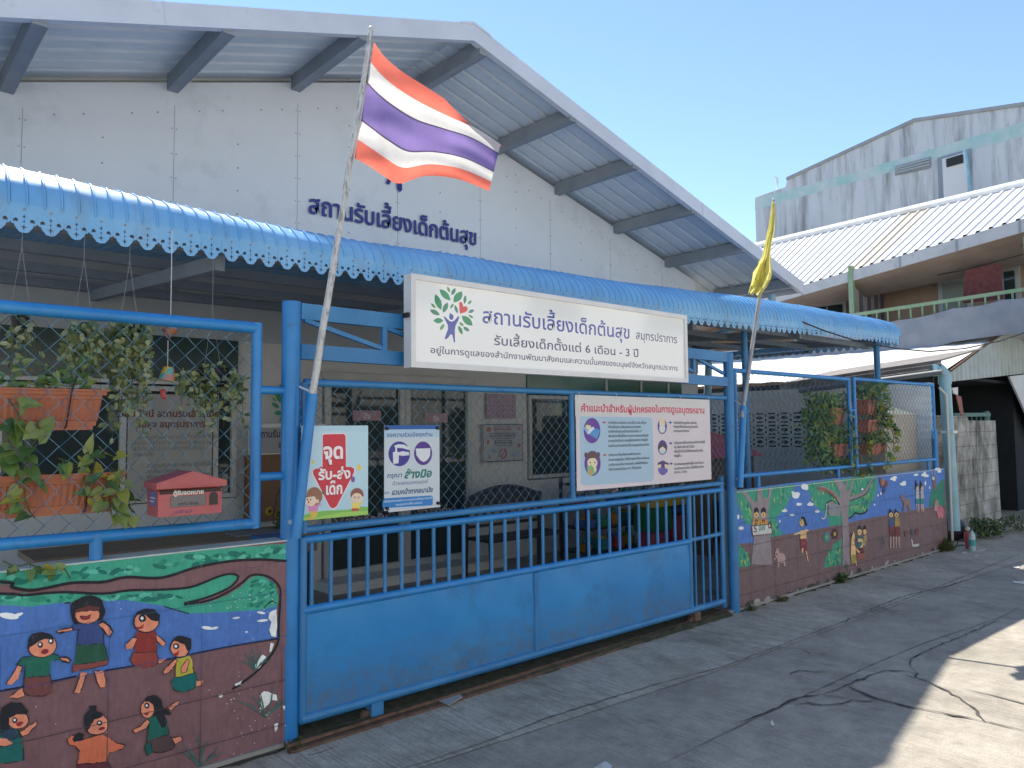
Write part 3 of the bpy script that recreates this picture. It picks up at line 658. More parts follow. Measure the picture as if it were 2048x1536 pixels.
trunk = [(1950, 120), (1955, 700), (1900, 700), (1908, 380), (1885, 285), (1800, 228), (1740, 222), (1690, 250), (1640, 300), (1560, 350), (1420, 405), (1255, 424), (1255, 408), (1420, 365), (1560, 300), (1620, 240), (1600, 205), (1500, 212)]; a.sp(f, trunk, BRN); _old = [(1500, 212), (1600, 205), (1628, 228), (1600, 290), (1520, 350), (1400, 405), (1250, 425), (1260, 410), (1420, 370), (1560, 300), (1620, 232)]
for pts, w in [([(-900, 258), (0, 264), (80, 300), (200, 322), (320, 305), (500, 270), (700, 266), (860, 232), (1100, 236), (1340, 165), (1560, 125), (1760, 112), (1955, 122)], .012), ([(-900, 345), (0, 345), (160, 356), (300, 342), (460, 335), (700, 345), (880, 323), (1090, 318), (1300, 300), (1480, 232), (1570, 210), (1625, 230), (1570, 300), (1420, 368), (1255, 412)], .010), ([(1255, 418), (1420, 392), (1560, 330), (1660, 262), (1700, 225), (1760, 215), (1840, 235), (1905, 300), (1910, 400), (1900, 560), (1895, 680), (1830, 790), (1740, 885), (1620, 975), (1580, 995)], .011), ([(-900, 1160), (0, 1010), (350, 945), (520, 908)], .009), ([(715, 870), (900, 840), (1160, 790), (1320, 755), (1600, 700), (1895, 652)], .008), ([(480, 405), (440, 410)], .006), ([(1120, 432), (1290, 482)], .004), ([(1800, 440), (1850, 400), (1885, 410)], .004)]: a.sm(f, pts, w, INK)
for x, y, rx, ry, r in ((60, 497, 70, 22, 8), (120, 490, 40, 12, -20), (1410, 578, 40, 12, 8), (1460, 580, 30, 9, -12), (1610, 510, 26, 7, -8), (1680, 606, 12, 5, 0), (1780, 475, 30, 9, 10), (1790, 528, 40, 9, -6)): a.el(f, x, y, rx, ry, WHT, r, 10)
for pts in ([(1840, 470), (1885, 450), (1890, 560), (1882, 640), (1850, 635), (1835, 590), (1850, 540), (1830, 510)], [(1845, 680), (1868, 685), (1850, 740), (1835, 745)], [(1740, 830), (1790, 760), (1815, 775), (1770, 850), (1735, 870)], [(1770, 1040), (1800, 1010), (1830, 1015), (1885, 1035), (1890, 1075), (1850, 1070), (1830, 1100), (1790, 1140), (1770, 1130), (1780, 1070)], [(1870, 1235), (1895, 1225), (1890, 1270), (1875, 1290)], [(1490, 1035), (1520, 1030), (1515, 1050), (1495, 1055)], [(1800, 1170), (1830, 1165), (1825, 1185)], [(1925, 1115), (1945, 1110), (1940, 1140)], [(1600, 960), (1650, 935), (1640, 960), (1605, 975)]): a.sp(f, pts, '#d9dcda')
for i in range(90):
    x = random.choice([random.uniform(1550, 1950), random.uniform(0, 1950)]); y = random.uniform(860, 1520) if random.random() < .7 else random.uniform(330, 480)
    r = random.uniform(2, 6); a.el(f, x, y, r, r*.7, '#c9c9c4', 0, 6)

for bx, by, L in ((1740, 870, 160), (1810, 1190, 230), (1370, 1530, 240)):
    for an in (-150, -125, -100, -75, -50, -30): e_ = (bx+L*cos(rad(an))*random.uniform(.7, 1.1), by+L*sin(rad(an))*random.uniform(.8, 1.1)); m_ = ((bx+e_[0])/2+random.uniform(-20, 20), (by+e_[1])/2-14); a.line([f(bx, by), f(*m_), f(*e_)], [.003, .0075, .001], '#3a6560')

def kid(f, head, hr, hair, shirt, sc, pants, pc, arms, legs, eyes, mouth, skin=SKIN, hairtop=None, outline=1):
    for pts, w in legs: a.line([f(*p) for p in pts], w, skin)
    a.sp(f, pants, pc); a.sp(f, shirt, sc)
    for pts, w in arms: a.line([f(*p) for p in pts], w*1.25, INK); a.line([f(*p) for p in pts], w, skin)
    a.el(f, head[0], head[1], hr[0]*1.07, hr[1]*1.06, INK, 0, 18); a.el(f, head[0], head[1], hr[0], hr[1], skin, 0, 18)
    a.sp(f, hair, INK)
    for x, y, r in eyes: a.el(f, x, y, r*1.05, r*1.25, INK, 0, 12); a.el(f, x-r*.15, y-r*.1, r*.45, r*.5, WHT, 0, 8)
    if mouth: x, y, rx = mouth; a.el(f, x, y, rx, rx*.55, '#8f3038', -18, 10)
kid(f, (590, 480), (88, 72), [(480, 480), (478, 430), (510, 390), (570, 362), (640, 360), (700, 395), (714, 460), (700, 525), (668, 530), (672, 470), (630, 440), (540, 448), (505, 480), (510, 545), (485, 535)], [(500, 560), (540, 548), (640, 535), (690, 530), (720, 580), (690, 600), (705, 680), (520, 690), (535, 590)], '#34456f', [(520, 690), (705, 680), (735, 790), (500, 815)], '#24503f', [([(500, 580), (440, 592), (380, 605)], [.008, .009, .004]), ([(680, 550), (725, 580), (740, 625)], .014)], [([(560, 830), (545, 950), (510, 1020)], [.017, .015, .008]), ([(670, 850), (700, 920), (695, 975)], [.017, .016, .012])], [], (565, 505, 32)) if 0 else None
def stroke_kid():
    # girl standing with arms out
    a.sp(f, [(545, 880), (590, 880), (560, 980), (540, 1022), (500, 1020), (525, 960)], SKIN); a.sp(f, [(640, 870), (700, 870), (722, 930), (715, 985), (680, 985), (655, 940)], SKIN)
    a.sp(f, [(500, 815), (735, 785), (725, 830), (490, 880)], '#7d4440'); a.sp(f, [(520, 690), (705, 675), (738, 790), (690, 805), (505, 830)], '#24503f')
    a.sp(f, [(490, 560), (545, 548), (660, 528), (700, 530), (735, 560), (700, 590), (708, 685), (520, 692), (535, 590), (500, 595)], '#36477a')
    a.sp(f, [(375, 603), (430, 580), (495, 572), (505, 592), (440, 608), (395, 616)], INK); a.sp(f, [(385, 602), (432, 586), (490, 578), (492, 592), (440, 604), (395, 610)], SKIN)
    a.sp(f, [(665, 545), (700, 525), (750, 560), (772, 600), (748, 648), (700, 600)], INK); a.sp(f, [(672, 552), (705, 540), (745, 570), (765, 605), (742, 636), (705, 590)], SKIN)
    a.sp(f, [(480, 480), (478, 430), (510, 390), (570, 362), (640, 358), (695, 390), (716, 460), (700, 520), (660, 535), (500, 550)], INK)
    a.el(f, 592, 490, 84, 62, SKIN, -6); a.sp(f, [(505, 470), (510, 430), (560, 400), (640, 395), (680, 430), (675, 458), (600, 462)], '#5a2f30'); a.sp(f, [(498, 440), (540, 385), (640, 378), (690, 420), (690, 440), (600, 425), (510, 455)], INK)
    a.sp(f, [(545, 497), (585, 498), (618, 485), (605, 512), (575, 524), (552, 514)], '#8f2f35')
    # boy in green, left
    a.sp(f, [(60, 1050), (120, 1000), (160, 985), (165, 1040), (120, 1060)], SKIN); a.sp(f, [(165, 900), (335, 880), (355, 960), (345, 1020), (300, 1040), (200, 1040), (155, 1010)], '#6b403f')
    a.sp(f, [(110, 830), (150, 780), (230, 770), (330, 745), (390, 760), (410, 790), (345, 800), (335, 905), (165, 915), (170, 830)], '#1f6352')
    a.sp(f, [(120, 830), (150, 840), (125, 920), (75, 965), (40, 960), (80, 900)], SKIN); a.sp(f, [(400, 775), (450, 770), (485, 795), (470, 820), (420, 808)], INK); a.sp(f, [(405, 782), (450, 778), (475, 798), (462, 812), (420, 800)], SKIN)
    a.el(f, 285, 700, 102, 82, INK, -12); a.el(f, 287, 702, 95, 75, SKIN, -12); a.sp(f, [(188, 715), (190, 660), (215, 618), (290, 605), (350, 625), (370, 655), (300, 652), (240, 685)], INK)
    for x, y in ((272, 692), (345, 668)): a.el(f, x, y, 19, 21, INK); a.el(f, x-2, y-3, 9, 10, WHT)
    a.el(f, 303, 738, 26, 18, '#7d2a34', -15)
    # child in red
    a.sp(f, [(905, 740), (1060, 735), (1080, 800), (1050, 835), (990, 850), (910, 835), (885, 800)], '#8a3f3a'); a.sp(f, [(920, 620), (945, 595), (1050, 590), (1070, 640), (1065, 740), (915, 745)], '#83322f')
    a.sp(f, [(905, 640), (935, 650), (900, 720), (860, 725), (855, 690)], SKIN); a.sp(f, [(1060, 625), (1090, 640), (1130, 680), (1110, 705), (1065, 665)], SKIN); a.sp(f, [(1075, 795), (1130, 785), (1100, 815), (1075, 820)], SKIN)
    a.el(f, 995, 535, 92, 78, INK, -8); a.el(f, 996, 537, 85, 71, SKIN, -8); a.sp(f, [(912, 505), (935, 468), (990, 445), (1050, 450), (1088, 490), (1080, 530), (1030, 525), (990, 490), (945, 485)], INK)
    a.el(f, 968, 512, 25, 27, INK); a.el(f, 966, 511, 11, 12, WHT); a.sp(f, [(922, 572), (955, 568), (980, 548), (970, 580), (935, 590)], '#8f2f35')
    # child in yellow
    a.sp(f, [(1165, 940), (1200, 905), (1330, 880), (1345, 940), (1320, 990), (1250, 1018), (1185, 1000)], '#12605f'); a.sp(f, [(1335, 940), (1385, 935), (1370, 965), (1335, 975)], SKIN); a.sp(f, [(1200, 785), (1290, 765), (1308, 800), (1318, 885), (1195, 915)], '#a9a23c')
    a.sp(f, [(1190, 790), (1210, 800), (1150, 880), (1115, 895), (1110, 870)], SKIN); a.sp(f, [(1270, 790), (1290, 800), (1265, 880), (1235, 885), (1230, 850)], SKIN)
    a.el(f, 1226, 710, 70, 72, INK, 20); a.el(f, 1224, 712, 64, 66, SKIN, 20); a.sp(f, [(1180, 665), (1190, 640), (1240, 632), (1300, 650), (1300, 720), (1275, 735), (1255, 690)], INK); a.el(f, 1198, 702, 22, 20, INK); a.el(f, 1196, 702, 10, 10, WHT); a.sp(f, [(1172, 755), (1200, 745), (1222, 728), (1210, 765), (1185, 770)], '#8f2f35')
    # girl running
    a.sp(f, [(1000, 1340), (1145, 1300), (1200, 1350), (1180, 1400), (1110, 1425), (1010, 1420)], '#4c3a3d'); a.sp(f, [(985, 1380), (1020, 1350), (1040, 1420), (1000, 1450)], '#12524c'); a.sp(f, [(1015, 1190), (1110, 1150), (1140, 1250), (1150, 1300), (1000, 1345)], '#1b5a50')
    a.sp(f, [(1000, 1200), (1020, 1215), (990, 1265), (920, 1295), (900, 1275), (960, 1245)], SKIN); a.sp(f, [(1140, 1120), (1190, 1085), (1220, 1070), (1205, 1105), (1160, 1140)], SKIN); a.sp(f, [(1170, 1330), (1230, 1315), (1240, 1340), (1190, 1370)], SKIN)
    a.sp(f, [(970, 1090), (1000, 1045), (1060, 1035), (1100, 1070), (1110, 1120), (1170, 1160), (1150, 1175), (1115, 1160), (1130, 1250), (1100, 1260), (1060, 1180), (1040, 1170)], INK); a.el(f, 1003, 1128, 46, 62, SKIN, 10); a.el(f, 998, 1106, 18, 20, INK); a.el(f, 997, 1106, 8, 9, WHT); a.sp(f, [(975, 1155), (1000, 1155), (1015, 1140), (1005, 1172), (985, 1172)], '#8f2f35'); a.sp(f, [(985, 1080), (1010, 1060), (1050, 1070), (1048, 1150), (1040, 1100), (1010, 1078)], INK)
    # child with arms wide, orange
    a.sp(f, [(525, 1500), (735, 1490), (760, 1560), (520, 1600)], '#5d2f38'); a.sp(f, [(455, 1340), (490, 1305), (520, 1320), (540, 1345), (690, 1300), (740, 1325), (790, 1360), (850, 1375), (835, 1400), (740, 1425), (715, 1490), (525, 1505), (540, 1420), (510, 1380), (470, 1375)], '#c66a4c')
    a.sp(f, [(490, 1330), (530, 1290), (570, 1300), (560, 1340), (500, 1355)], INK); a.el(f, 655, 1235, 80, 70, SKIN, -15); a.sp(f, [(570, 1235), (575, 1170), (610, 1130), (605, 1108), (655, 1105), (655, 1140), (700, 1160), (690, 1185), (640, 1200), (590, 1290)], INK); a.el(f, 676, 1224, 20, 18, INK); a.el(f, 674, 1223, 9, 8, WHT); a.el(f, 690, 1262, 24, 11, '#7d2a34', -14)
    # child at the left edge
    a.sp(f, [(-60, 1340), (10, 1270), (110, 1265), (145, 1330), (160, 1480), (60, 1495), (-80, 1500)], '#17605c'); a.sp(f, [(-20, 1300), (30, 1265), (95, 1265), (125, 1320), (60, 1345)], '#2b3d52'); a.sp(f, [(130, 1290), (200, 1240), (245, 1210), (250, 1235), (190, 1300), (150, 1315)], SKIN); a.sp(f, [(-30, 1330), (40, 1330), (85, 1360), (40, 1385), (-30, 1380)], SKIN)
    a.el(f, 122, 1205, 70, 58, SKIN, -10); a.sp(f, [(-10, 1200), (10, 1120), (70, 1082), (140, 1085), (190, 1140), (180, 1165), (110, 1165), (60, 1190), (60, 1270), (0, 1270)], INK); a.el(f, 98, 1205, 19, 20, INK); a.el(f, 97, 1203, 9, 9, WHT); a.sp(f, [(105, 1225), (140, 1212), (160, 1220), (135, 1245), (112, 1245)], '#8f2f35')
a.ink = .0045; stroke_kid(); a.ink = 0; a.jit = 0
JN = '#4a3c44'
for z, x_ in ((.115, 0), (.32, 0)): a.line([(-3.2, z), (-.033, z)], .0028, JN)
a.line([(-3.2, .525), (-.033, .525)], .002, '#354a86'); a.line([(-3.2, .73), (-.033, .735)], .0018, '#2f5a78')
for i in range(9):
    x = -.055-.375*i; a.line([(x, 0), (x, .42)], .0028, JN); a.line([(x, .42), (x, .70)], .0018, '#354a86')
a.build('mural_painting', m_mural, w1, smooth=False)
# ---- right wall
w2 = thing('mural_wall', 'long low block wall right of the gate painted with trees, animals and thin children', 'wall', (6, .06, 0))
q = MB(); q.box((3.86, 0, -.02), (8.47, .12, .962)); q.build('wall', m_block, w2, smooth=False)
q = MB(); q.box((3.86, -.006, .962), (8.47, .126, .967)); q.build('coping', bpy.data.materials['pale_coping_paint'], w2, smooth=False)
a = Paint((0, 0, 0), (1, 0, 0), (0, 0, 1), (0, -1, 0), .00002)
A = mapper(1460, 940, 240/1229, 0); B = mapper(1640, 920, 270/1595, 0)
BR2 = '#6d5a5c'
a.rect(3.862, 0, 8.468, .961, BR2)
a.sp(A, [(65, 210), (560, 140), (1300, 60), (1300, 520), (1130, 560), (800, 620), (420, 685), (240, 720), (240, 745), (70, 755)], BLU)
a.sp(B, [(-120, 275), (160, 243), (640, 190), (1460, 95), (1480, 200), (1300, 555), (1100, 590), (700, 665), (330, 735), (-120, 790)], BLU)
a.jit = 5
G2 = '#3b8a72'
a.sp(A, [(65, 215), (300, 190), (680, 140), (640, 230), (600, 310), (560, 400), (480, 480), (470, 600), (560, 650), (430, 690), (230, 560), (160, 560), (90, 380), (65, 270)], G2)
a.sp(A, [(70, 765), (110, 770), (200, 900), (215, 970), (180, 990), (75, 1000)], G2)
a.sp(A, [(800, 135), (1100, 92), (1150, 560), (1010, 580), (1015, 500), (960, 440), (860, 350), (800, 200)], G2)
a.sp(A, [(1145, 700), (1140, 965), (960, 1000), (985, 890), (1040, 820), (1060, 760)], G2)
a.sp(B, [(160, 235), (400, 205), (665, 183), (672, 330), (640, 460), (560, 580), (520, 625), (450, 640), (380, 670), (320, 700), (260, 600), (200, 420)], G2); a.sp(B, [(105, 770), (120, 690), (200, 560), (260, 560), (262, 755)], G2)
a.sp(B, [(1460, 230), (1475, 540), (1280, 550), (1310, 360), (1370, 310), (1440, 230)], '#2f7462')
random.seed(9)
for i in range(150):
    if i < 95: x, y = random.choice([(random.uniform(110, 230), random.uniform(320, 530)), (random.uniform(420, 600), random.uniform(180, 400)), (random.uniform(830, 1100), random.uniform(150, 380)), (random.uniform(90, 180), random.uniform(850, 970)), (random.uniform(1000, 1130), random.uniform(800, 960)), (random.uniform(430, 520), random.uniform(560, 640))]); F_ = A
    else: x, y = random.choice([(random.uniform(360, 560), random.uniform(480, 620)), (random.uniform(360, 650), random.uniform(230, 460))]); F_ = B
    a.el(F_, x, y, random.uniform(5, 11), random.uniform(14, 34), ('#6aa070', '#8aa858', '#2b6f5f', '#4f9a80')[i % 4], random.uniform(-25, 25), 7)

TR = '#857b80'
a.sp(A, [(110, 220), (150, 210), (240, 320), (275, 330), (275, 190), (330, 185), (330, 290), (385, 280), (400, 180), (440, 180), (400, 300), (390, 420), (400, 560), (430, 980), (215, 960), (240, 700), (225, 420), (200, 340)], TR)
for i in range(16): x = random.uniform(260, 400); y = random.uniform(720, 860); a.line([A(x, y), A(x+6, y+random.uniform(40, 110))], .006, '#8d8588')

a.sp(B, [(160, 235), (235, 225), (290, 300), (320, 225), (330, 222), (310, 370), (330, 360), (400, 205), (408, 210), (360, 380), (340, 440), (500, 380), (560, 310), (610, 210), (625, 220), (560, 370), (500, 420), (340, 480), (330, 620), (335, 800), (345, 1080), (350, 1240), (260, 1240), (265, 900), (245, 620), (230, 520), (170, 440), (90, 380), (0, 370), (-40, 330), (-35, 300), (60, 320), (160, 370), (225, 450), (230, 380)], TR)
a.sm(B, [(-35, 335), (80, 380), (170, 440), (225, 530)], .012, INK); a.sm(B, [(350, 482), (500, 425), (560, 370), (622, 225)], .01, INK); a.sm(B, [(335, 690), (380, 665), (410, 625), (470, 635), (530, 620), (560, 580)], .016, INK)
a.sp(B, [(-30, 315), (60, 335), (150, 385), (200, 450), (185, 455), (120, 400), (20, 360), (-30, 345)], '#80584c')
for F_, cl in ((A, [(670, 260, 40, 34), (690, 245, 24, 20), (760, 170, 38, 32), (780, 185, 20, 22), (705, 352, 30, 14), (690, 350, 14, 16), (820, 352, 36, 16), (815, 345, 16, 20), (555, 418, 30, 14), (560, 410, 12, 18), (632, 460, 28, 12), (890, 422, 28, 15), (505, 525, 8, 14), (80, 480, 12, 24), (110, 595, 30, 18), (640, 230, 16, 14)]), (B, [(860, 220, 40, 18), (880, 205, 26, 16), (875, 235, 20, 16), (975, 285, 40, 18), (990, 265, 24, 18), (1130, 175, 30, 14), (1225, 175, 34, 20), (1250, 185, 34, 18), (1235, 150, 16, 14), (1390, 110, 40, 18), (1405, 135, 24, 16), (1240, 275, 10, 26), (1290, 325, 8, 18), (640, 528, 10, 12), (680, 415, 8, 18), (715, 395, 10, 18), (495, 345, 14, 14)])):
    for x, y, rx, ry in cl: a.el(F_, x, y, rx, ry, '#cfd5d6', random.uniform(-10, 10), 9)

SK2 = '#c9a878'; a.jit = 2.2
# two children in yellow, behind a name board
for x, y in ((265, 455), (338, 455)):
    a.sp(A, [(x-35, 500), (x+35, 500), (x+42, 560), (x-38, 560)], '#b98a3c'); a.el(A, x, y-32, 26, 40, INK); a.el(A, x, y, 23, 34, SK2); a.sp(A, [(x-25, y-10), (x-20, y-45), (x+20, y-45), (x+26, y-5), (x+5, y-30)], INK); a.el(A, x-2, y+6, 5, 12, INK); a.sp(A, [(x-16, 505), (x+16, 505), (x+10, 550), (x, 520), (x-14, 550)], '#7a3c38')
a.sp(A, [(212, 568), (425, 550), (432, 655), (225, 680)], '#70393a'); a.sp(A, [(222, 575), (416, 559), (422, 648), (233, 668)], '#b9bdb9')
zA = A(240, 650); zB = A(415, 632); a.text('รั', zA[0], zA[1]+.01, .1, '#5f2f40', bold=.02); a.text('ต้อง', A(290, 640)[0], zA[1]+.015, .085, '#2f6a66', A(360, 640)[0], .02); a.text('น', A(385, 640)[0], zA[1]+.02, .1, '#37333c', bold=.02)
# pig, girl in red shorts, flowers, elephant
a.el(A, 520, 900, 44, 52, '#a58a88'); a.el(A, 482, 860, 26, 44, '#a58a88'); a.sp(A, [(480, 930), (500, 930), (500, 995), (482, 995)], '#a58a88'); a.sp(A, [(540, 930), (562, 930), (564, 980), (545, 982)], '#a58a88'); a.el(A, 470, 862, 6, 9, INK); a.el(A, 455, 908, 10, 8, '#c0a29c'); a.el(A, 483, 815, 14, 16, '#a58a88')
a.sp(A, [(715, 620), (775, 610), (780, 705), (715, 710)], SK2); a.sp(A, [(650, 655), (710, 630), (715, 650), (655, 665)], '#cbb897'); a.sp(A, [(770, 600), (805, 620), (770, 635)], SK2); a.sp(A, [(715, 705), (782, 700), (780, 835), (745, 830), (740, 790), (720, 820)], '#7c3440'); a.sp(A, [(728, 800), (748, 800), (742, 850), (732, 850)], SK2); a.sp(A, [(768, 830), (780, 830), (800, 935), (790, 935)], SK2); a.el(A, 730, 535, 24, 44, SK2); a.sp(A, [(712, 520), (735, 470), (765, 490), (790, 570), (770, 570), (750, 530), (738, 500), (720, 525)], INK); a.el(A, 724, 540, 6, 10, INK); a.el(A, 716, 568, 5, 7, '#7a3030')
for x, y, c1, c2 in ((985, 690, '#3f7f86', '#7f9a4a'), (1068, 655, '#4f3038', '#b09a50')):
    for i in range(6): a.el(A, x+24*cos(i*1.047), y+38*sin(i*1.047), 13, 20, c1, 0, 8)
    a.el(A, x, y, 13, 20, c2)

a.sp(A, [(985, 340), (1045, 310), (1075, 345), (1130, 365), (1125, 470), (1010, 470), (1000, 400), (985, 430), (985, 490), (950, 515), (925, 490), (960, 490), (975, 450)], '#7f8286'); a.el(A, 1000, 385, 12, 26, '#54585c'); a.sm(A, [(985, 345), (975, 440), (960, 495), (930, 490)], .012, '#b8bcc4'); a.sm(A, [(985, 340), (1045, 312), (1075, 348)], .01, INK)
# fruit sellers
a.sp(B, [(365, 950), (395, 940), (420, 1100), (430, 1180), (400, 1225), (365, 1215), (358, 1100)], SK2); a.sp(B, [(365, 1120), (425, 1120), (430, 1180), (400, 1228), (366, 1218)], '#94854a'); a.el(B, 382, 900, 22, 52, SK2); a.sp(B, [(360, 960), (358, 880), (378, 850), (400, 870), (388, 860), (370, 900)], INK); a.sp(B, [(412, 1190), (424, 1190), (430, 1245), (420, 1245)], SK2)
a.sp(B, [(430, 905), (490, 900), (505, 940), (500, 1030), (440, 1040)], '#2e6862'); a.el(B, 462, 850, 26, 40, SK2); a.sp(B, [(438, 830), (450, 770), (475, 775), (490, 830), (462, 815)], INK); a.el(B, 458, 855, 4, 8, INK); a.sm(B, [(440, 950), (490, 950), (495, 1010), (470, 1040)], .03, SK2)
a.sp(B, [(505, 900), (550, 880), (550, 960), (525, 1020), (505, 1000)], '#9c8560'); a.el(B, 522, 845, 22, 36, SK2); a.sp(B, [(500, 830), (515, 770), (535, 775), (548, 840), (525, 815)], INK)
a.sp(B, [(428, 1050), (500, 1030), (522, 1090), (518, 1170), (430, 1180)], '#8a5348'); a.sp(B, [(428, 1045), (500, 1030), (515, 1090), (435, 1110)], '#63303a')
for x, y in ((450, 1105), (478, 1098), (500, 1095), (460, 1060)): a.el(B, x, y, 8, 9, INK)
a.sm(B, [(400, 1030), (430, 1060), (462, 1095)], .022, SK2)
# two children standing, two more by the water, deer, dog, hens, goose
for x, sc_, pc in ((840, '#3d4f7c', '#6d3436'), (905, '#95804a', '#6d3436')):
    a.sp(B, [(x-28, 690), (x+28, 685), (x+32, 790), (x-28, 795)], sc_); a.sp(B, [(x-24, 785), (x+30, 780), (x+34, 905), (x+12, 905), (x+4, 830), (x-2, 910), (x-20, 910)], pc)
    for d in (-12, 22): a.sp(B, [(x+d-8, 905), (x+d+10, 905), (x+d+6, 1040), (x+d-4, 1040)], '#a58f86')
    a.el(B, x-8, 640, 24, 40, SK2); a.sp(B, [(x-34, 640), (x-22, 575), (x-8, 590), (x+14, 610), (x+18, 640), (x-8, 615)], INK); a.el(B, x-6, 648, 6, 12, INK)
for x in (1145, 1200):
    a.sp(B, [(x-20, 370), (x+14, 365), (x+22, 460), (x-14, 465)], '#a9a39c'); a.sp(B, [(x-22, 460), (x+24, 455), (x+24, 520), (x-18, 525)], '#33757a')
    for d in (-8, 12): a.sp(B, [(x+d-7, 520), (x+d+7, 520), (x+d+10, 610), (x+d, 612)], '#b89c92')
    a.el(B, x-2, 330, 20, 34, '#b9a08c'); a.sp(B, [(x-28, 345), (x-22, 235), (x+2, 290), (x+16, 330), (x-6, 305), (x-20, 360)], INK)
a.sp(B, [(950, 420), (985, 400), (1000, 470), (1055, 455), (1070, 595), (1045, 600), (1030, 530), (1000, 600), (970, 605), (985, 520), (955, 470)], '#7e6a66'); a.el(B, 965, 435, 18, 26, '#85625a'); a.el(B, 972, 485, 6, 6, INK)
a.sp(B, [(690, 210), (715, 205), (740, 260), (790, 240), (795, 300), (770, 330), (760, 390), (730, 400), (735, 320), (715, 330), (700, 260)], '#6b4350'); a.sp(B, [(720, 230), (755, 240), (750, 300), (725, 300)], '#9a6a40'); a.sp(B, [(740, 300), (770, 300), (765, 380), (735, 395)], '#34457c')
a.sp(B, [(1325, 190), (1350, 180), (1360, 250), (1368, 340), (1335, 345), (1330, 270)], '#7a564c'); a.el(B, 1333, 215, 16, 22, '#c4bcb4'); a.sm(B, [(1325, 180), (1310, 120)], .012, '#b9a78f'); a.sm(B, [(1345, 175), (1355, 115)], .012, '#b9a78f')
a.el(B, 1415, 610, 46, 72, '#b06a78', -8); a.el(B, 1370, 520, 26, 54, '#8d7a80'); a.el(B, 1358, 575, 18, 28, '#b88a92'); a.sp(B, [(1385, 660), (1400, 660), (1402, 700), (1388, 700)], '#b06a78'); a.sp(B, [(1425, 660), (1445, 655), (1450, 690), (1432, 695)], '#b06a78')
for x, y, c1 in ((1015, 870, '#705048'), (1085, 850, '#4a4a5c'), (1138, 845, '#6e4040')): a.sp(B, [(x-22, y), (x-8, y-40), (x+10, y-10), (x+22, y-20), (x+18, y+30), (x, y+46), (x-14, y+30)], c1)
a.sm(B, [(1072, 940), (1085, 975), (1082, 1000), (1110, 1010), (1165, 998)], .026, '#b9b8b4'); a.el(B, 1125, 1008, 34, 16, '#b0b0aa')
for x, y, r in ((1420, 770, 34), (720, 950, 26), (740, 1000, 22), (300, 1250, 24)):
    for i in range(3): a.lens(*B(x+random.uniform(-r, r), y+random.uniform(-r, r)), .09, .014, random.uniform(60, 120), '#5c666a')

for z in (.125, .32, .515, .71): a.line([(3.862, z), (8.46, z)], .004, '#52454b' if z < .6 else '#3c5588')
for i in range(12): a.line([(4.06+.39*i, 0), (4.06+.39*i, .6)], .0032, '#4b4046')
random.seed(12)
for i in range(70):                                  # splashes of mortar and damp along the foot
    x = random.uniform(3.9, 8.45); a.ell(x, random.uniform(0, .05), random.uniform(.01, .06), random.uniform(.006, .03), ('#4c4744', '#3a3a34', '#8f8c88')[i % 3], random.uniform(-20, 20), 7)
a.build('mural_painting', m_mural, w2, smooth=False)
# ---------------------------------------------------------------- name board over the gate
PUR, NVY = '#4a55a8', '#3c3f74'
def logo(pr, F):
    L = lambda x, y, l, w_, r, c: pr.shape([F(x+t*l/2*cos(rad(r))-s_*w_/2*(1-t*t)*sin(rad(r)), y+t*l/2*sin(rad(r))+s_*w_/2*(1-t*t)*cos(rad(r))) for s_, ts in ((1, (-1, -.7, -.4, 0, .4, .7, 1)), (-1, (.7, .4, 0, -.4, -.7))) for t in ts], c)
    g1, g2, g3 = '#2f9468', '#3d8a72', '#5fa05c'
    k = pr.k
    for x, y, l, w_, r, c in ((590, 350, 370, 150, 46, g1), (430, 520, 400, 150, 70, g1), (675, 225, 150, 62, 68, g3), (790, 275, 200, 85, -62, g2), (897, 400, 330, 175, -52, g1), (1062, 462, 210, 72, -84, g2), (1175, 528, 130, 62, -40, g3), (312, 605, 160, 60, 45, g3), (598, 650, 270, 115, -66, g2), (755, 615, 145, 62, -55, g3), (855, 690, 220, 72, 72, g2), (350, 765, 270, 110, 28, g2), (432, 960, 240, 130, 0, g1), (1210, 738, 155, 78, -25, g2), (1205, 862, 140, 58, 35, g3), (1115, 960, 350, 160, 43, g1), (980, 1045, 140, 62, 40, g3), (955, 1185, 230, 88, 66, g1), (1095, 1160, 180, 80, 34, g2), (522, 1112, 180, 78, -55, g3)): pr.k = k; L(x, y, l, w_, r, c)
    pr.k = k; pr.shape([F(*p) for p in [(925, 600), (920, 540), (965, 510), (1005, 550), (1020, 630), (1085, 618), (1130, 655), (1120, 725), (1060, 765), (945, 800), (930, 720)]], '#dd4a4a')
    pr.k = k; pr.shape([F(*p) for p in [(550, 850), (600, 880), (690, 965), (745, 985), (810, 960), (900, 855), (930, 860), (900, 960), (840, 1080), (822, 1180), (825, 1300), (828, 1470), (800, 1475), (780, 1370), (760, 1290), (720, 1285), (660, 1370), (610, 1405), (580, 1375), (620, 1270), (660, 1160), (655, 1060), (600, 960)]], PUR)
    pr.k = k; pr.shape([F(*p) for p in [(695, 770), (740, 800), (785, 830), (795, 890), (765, 940), (720, 940), (688, 895), (690, 840), (700, 810)]], PUR)
sb = thing('name_board', 'white framed nursery name board with tree and figure logo on the gate beam', 'sign board', (1.96, -.08, 1.85))
SY = -.10
c0 = P(818, 545, 'y', SY); c1_ = P(1370, 632, 'y', SY); c2_ = P(822, 734, 'y', SY); c3_ = P(1376, 766, 'y', SY)
sx0, sx1, sz0, sz1 = (c0.x+c2_.x)/2, (c1_.x+c3_.x)/2, (c2_.z+c3_.z)/2, (c0.z+c1_.z)/2
q = MB(); q.box((sx0+.01, SY+.006, sz0+.01), (sx1-.01, SY+.07, sz1-.01)); q.build('case', m_alu2, sb, smooth=False)
q = MB()
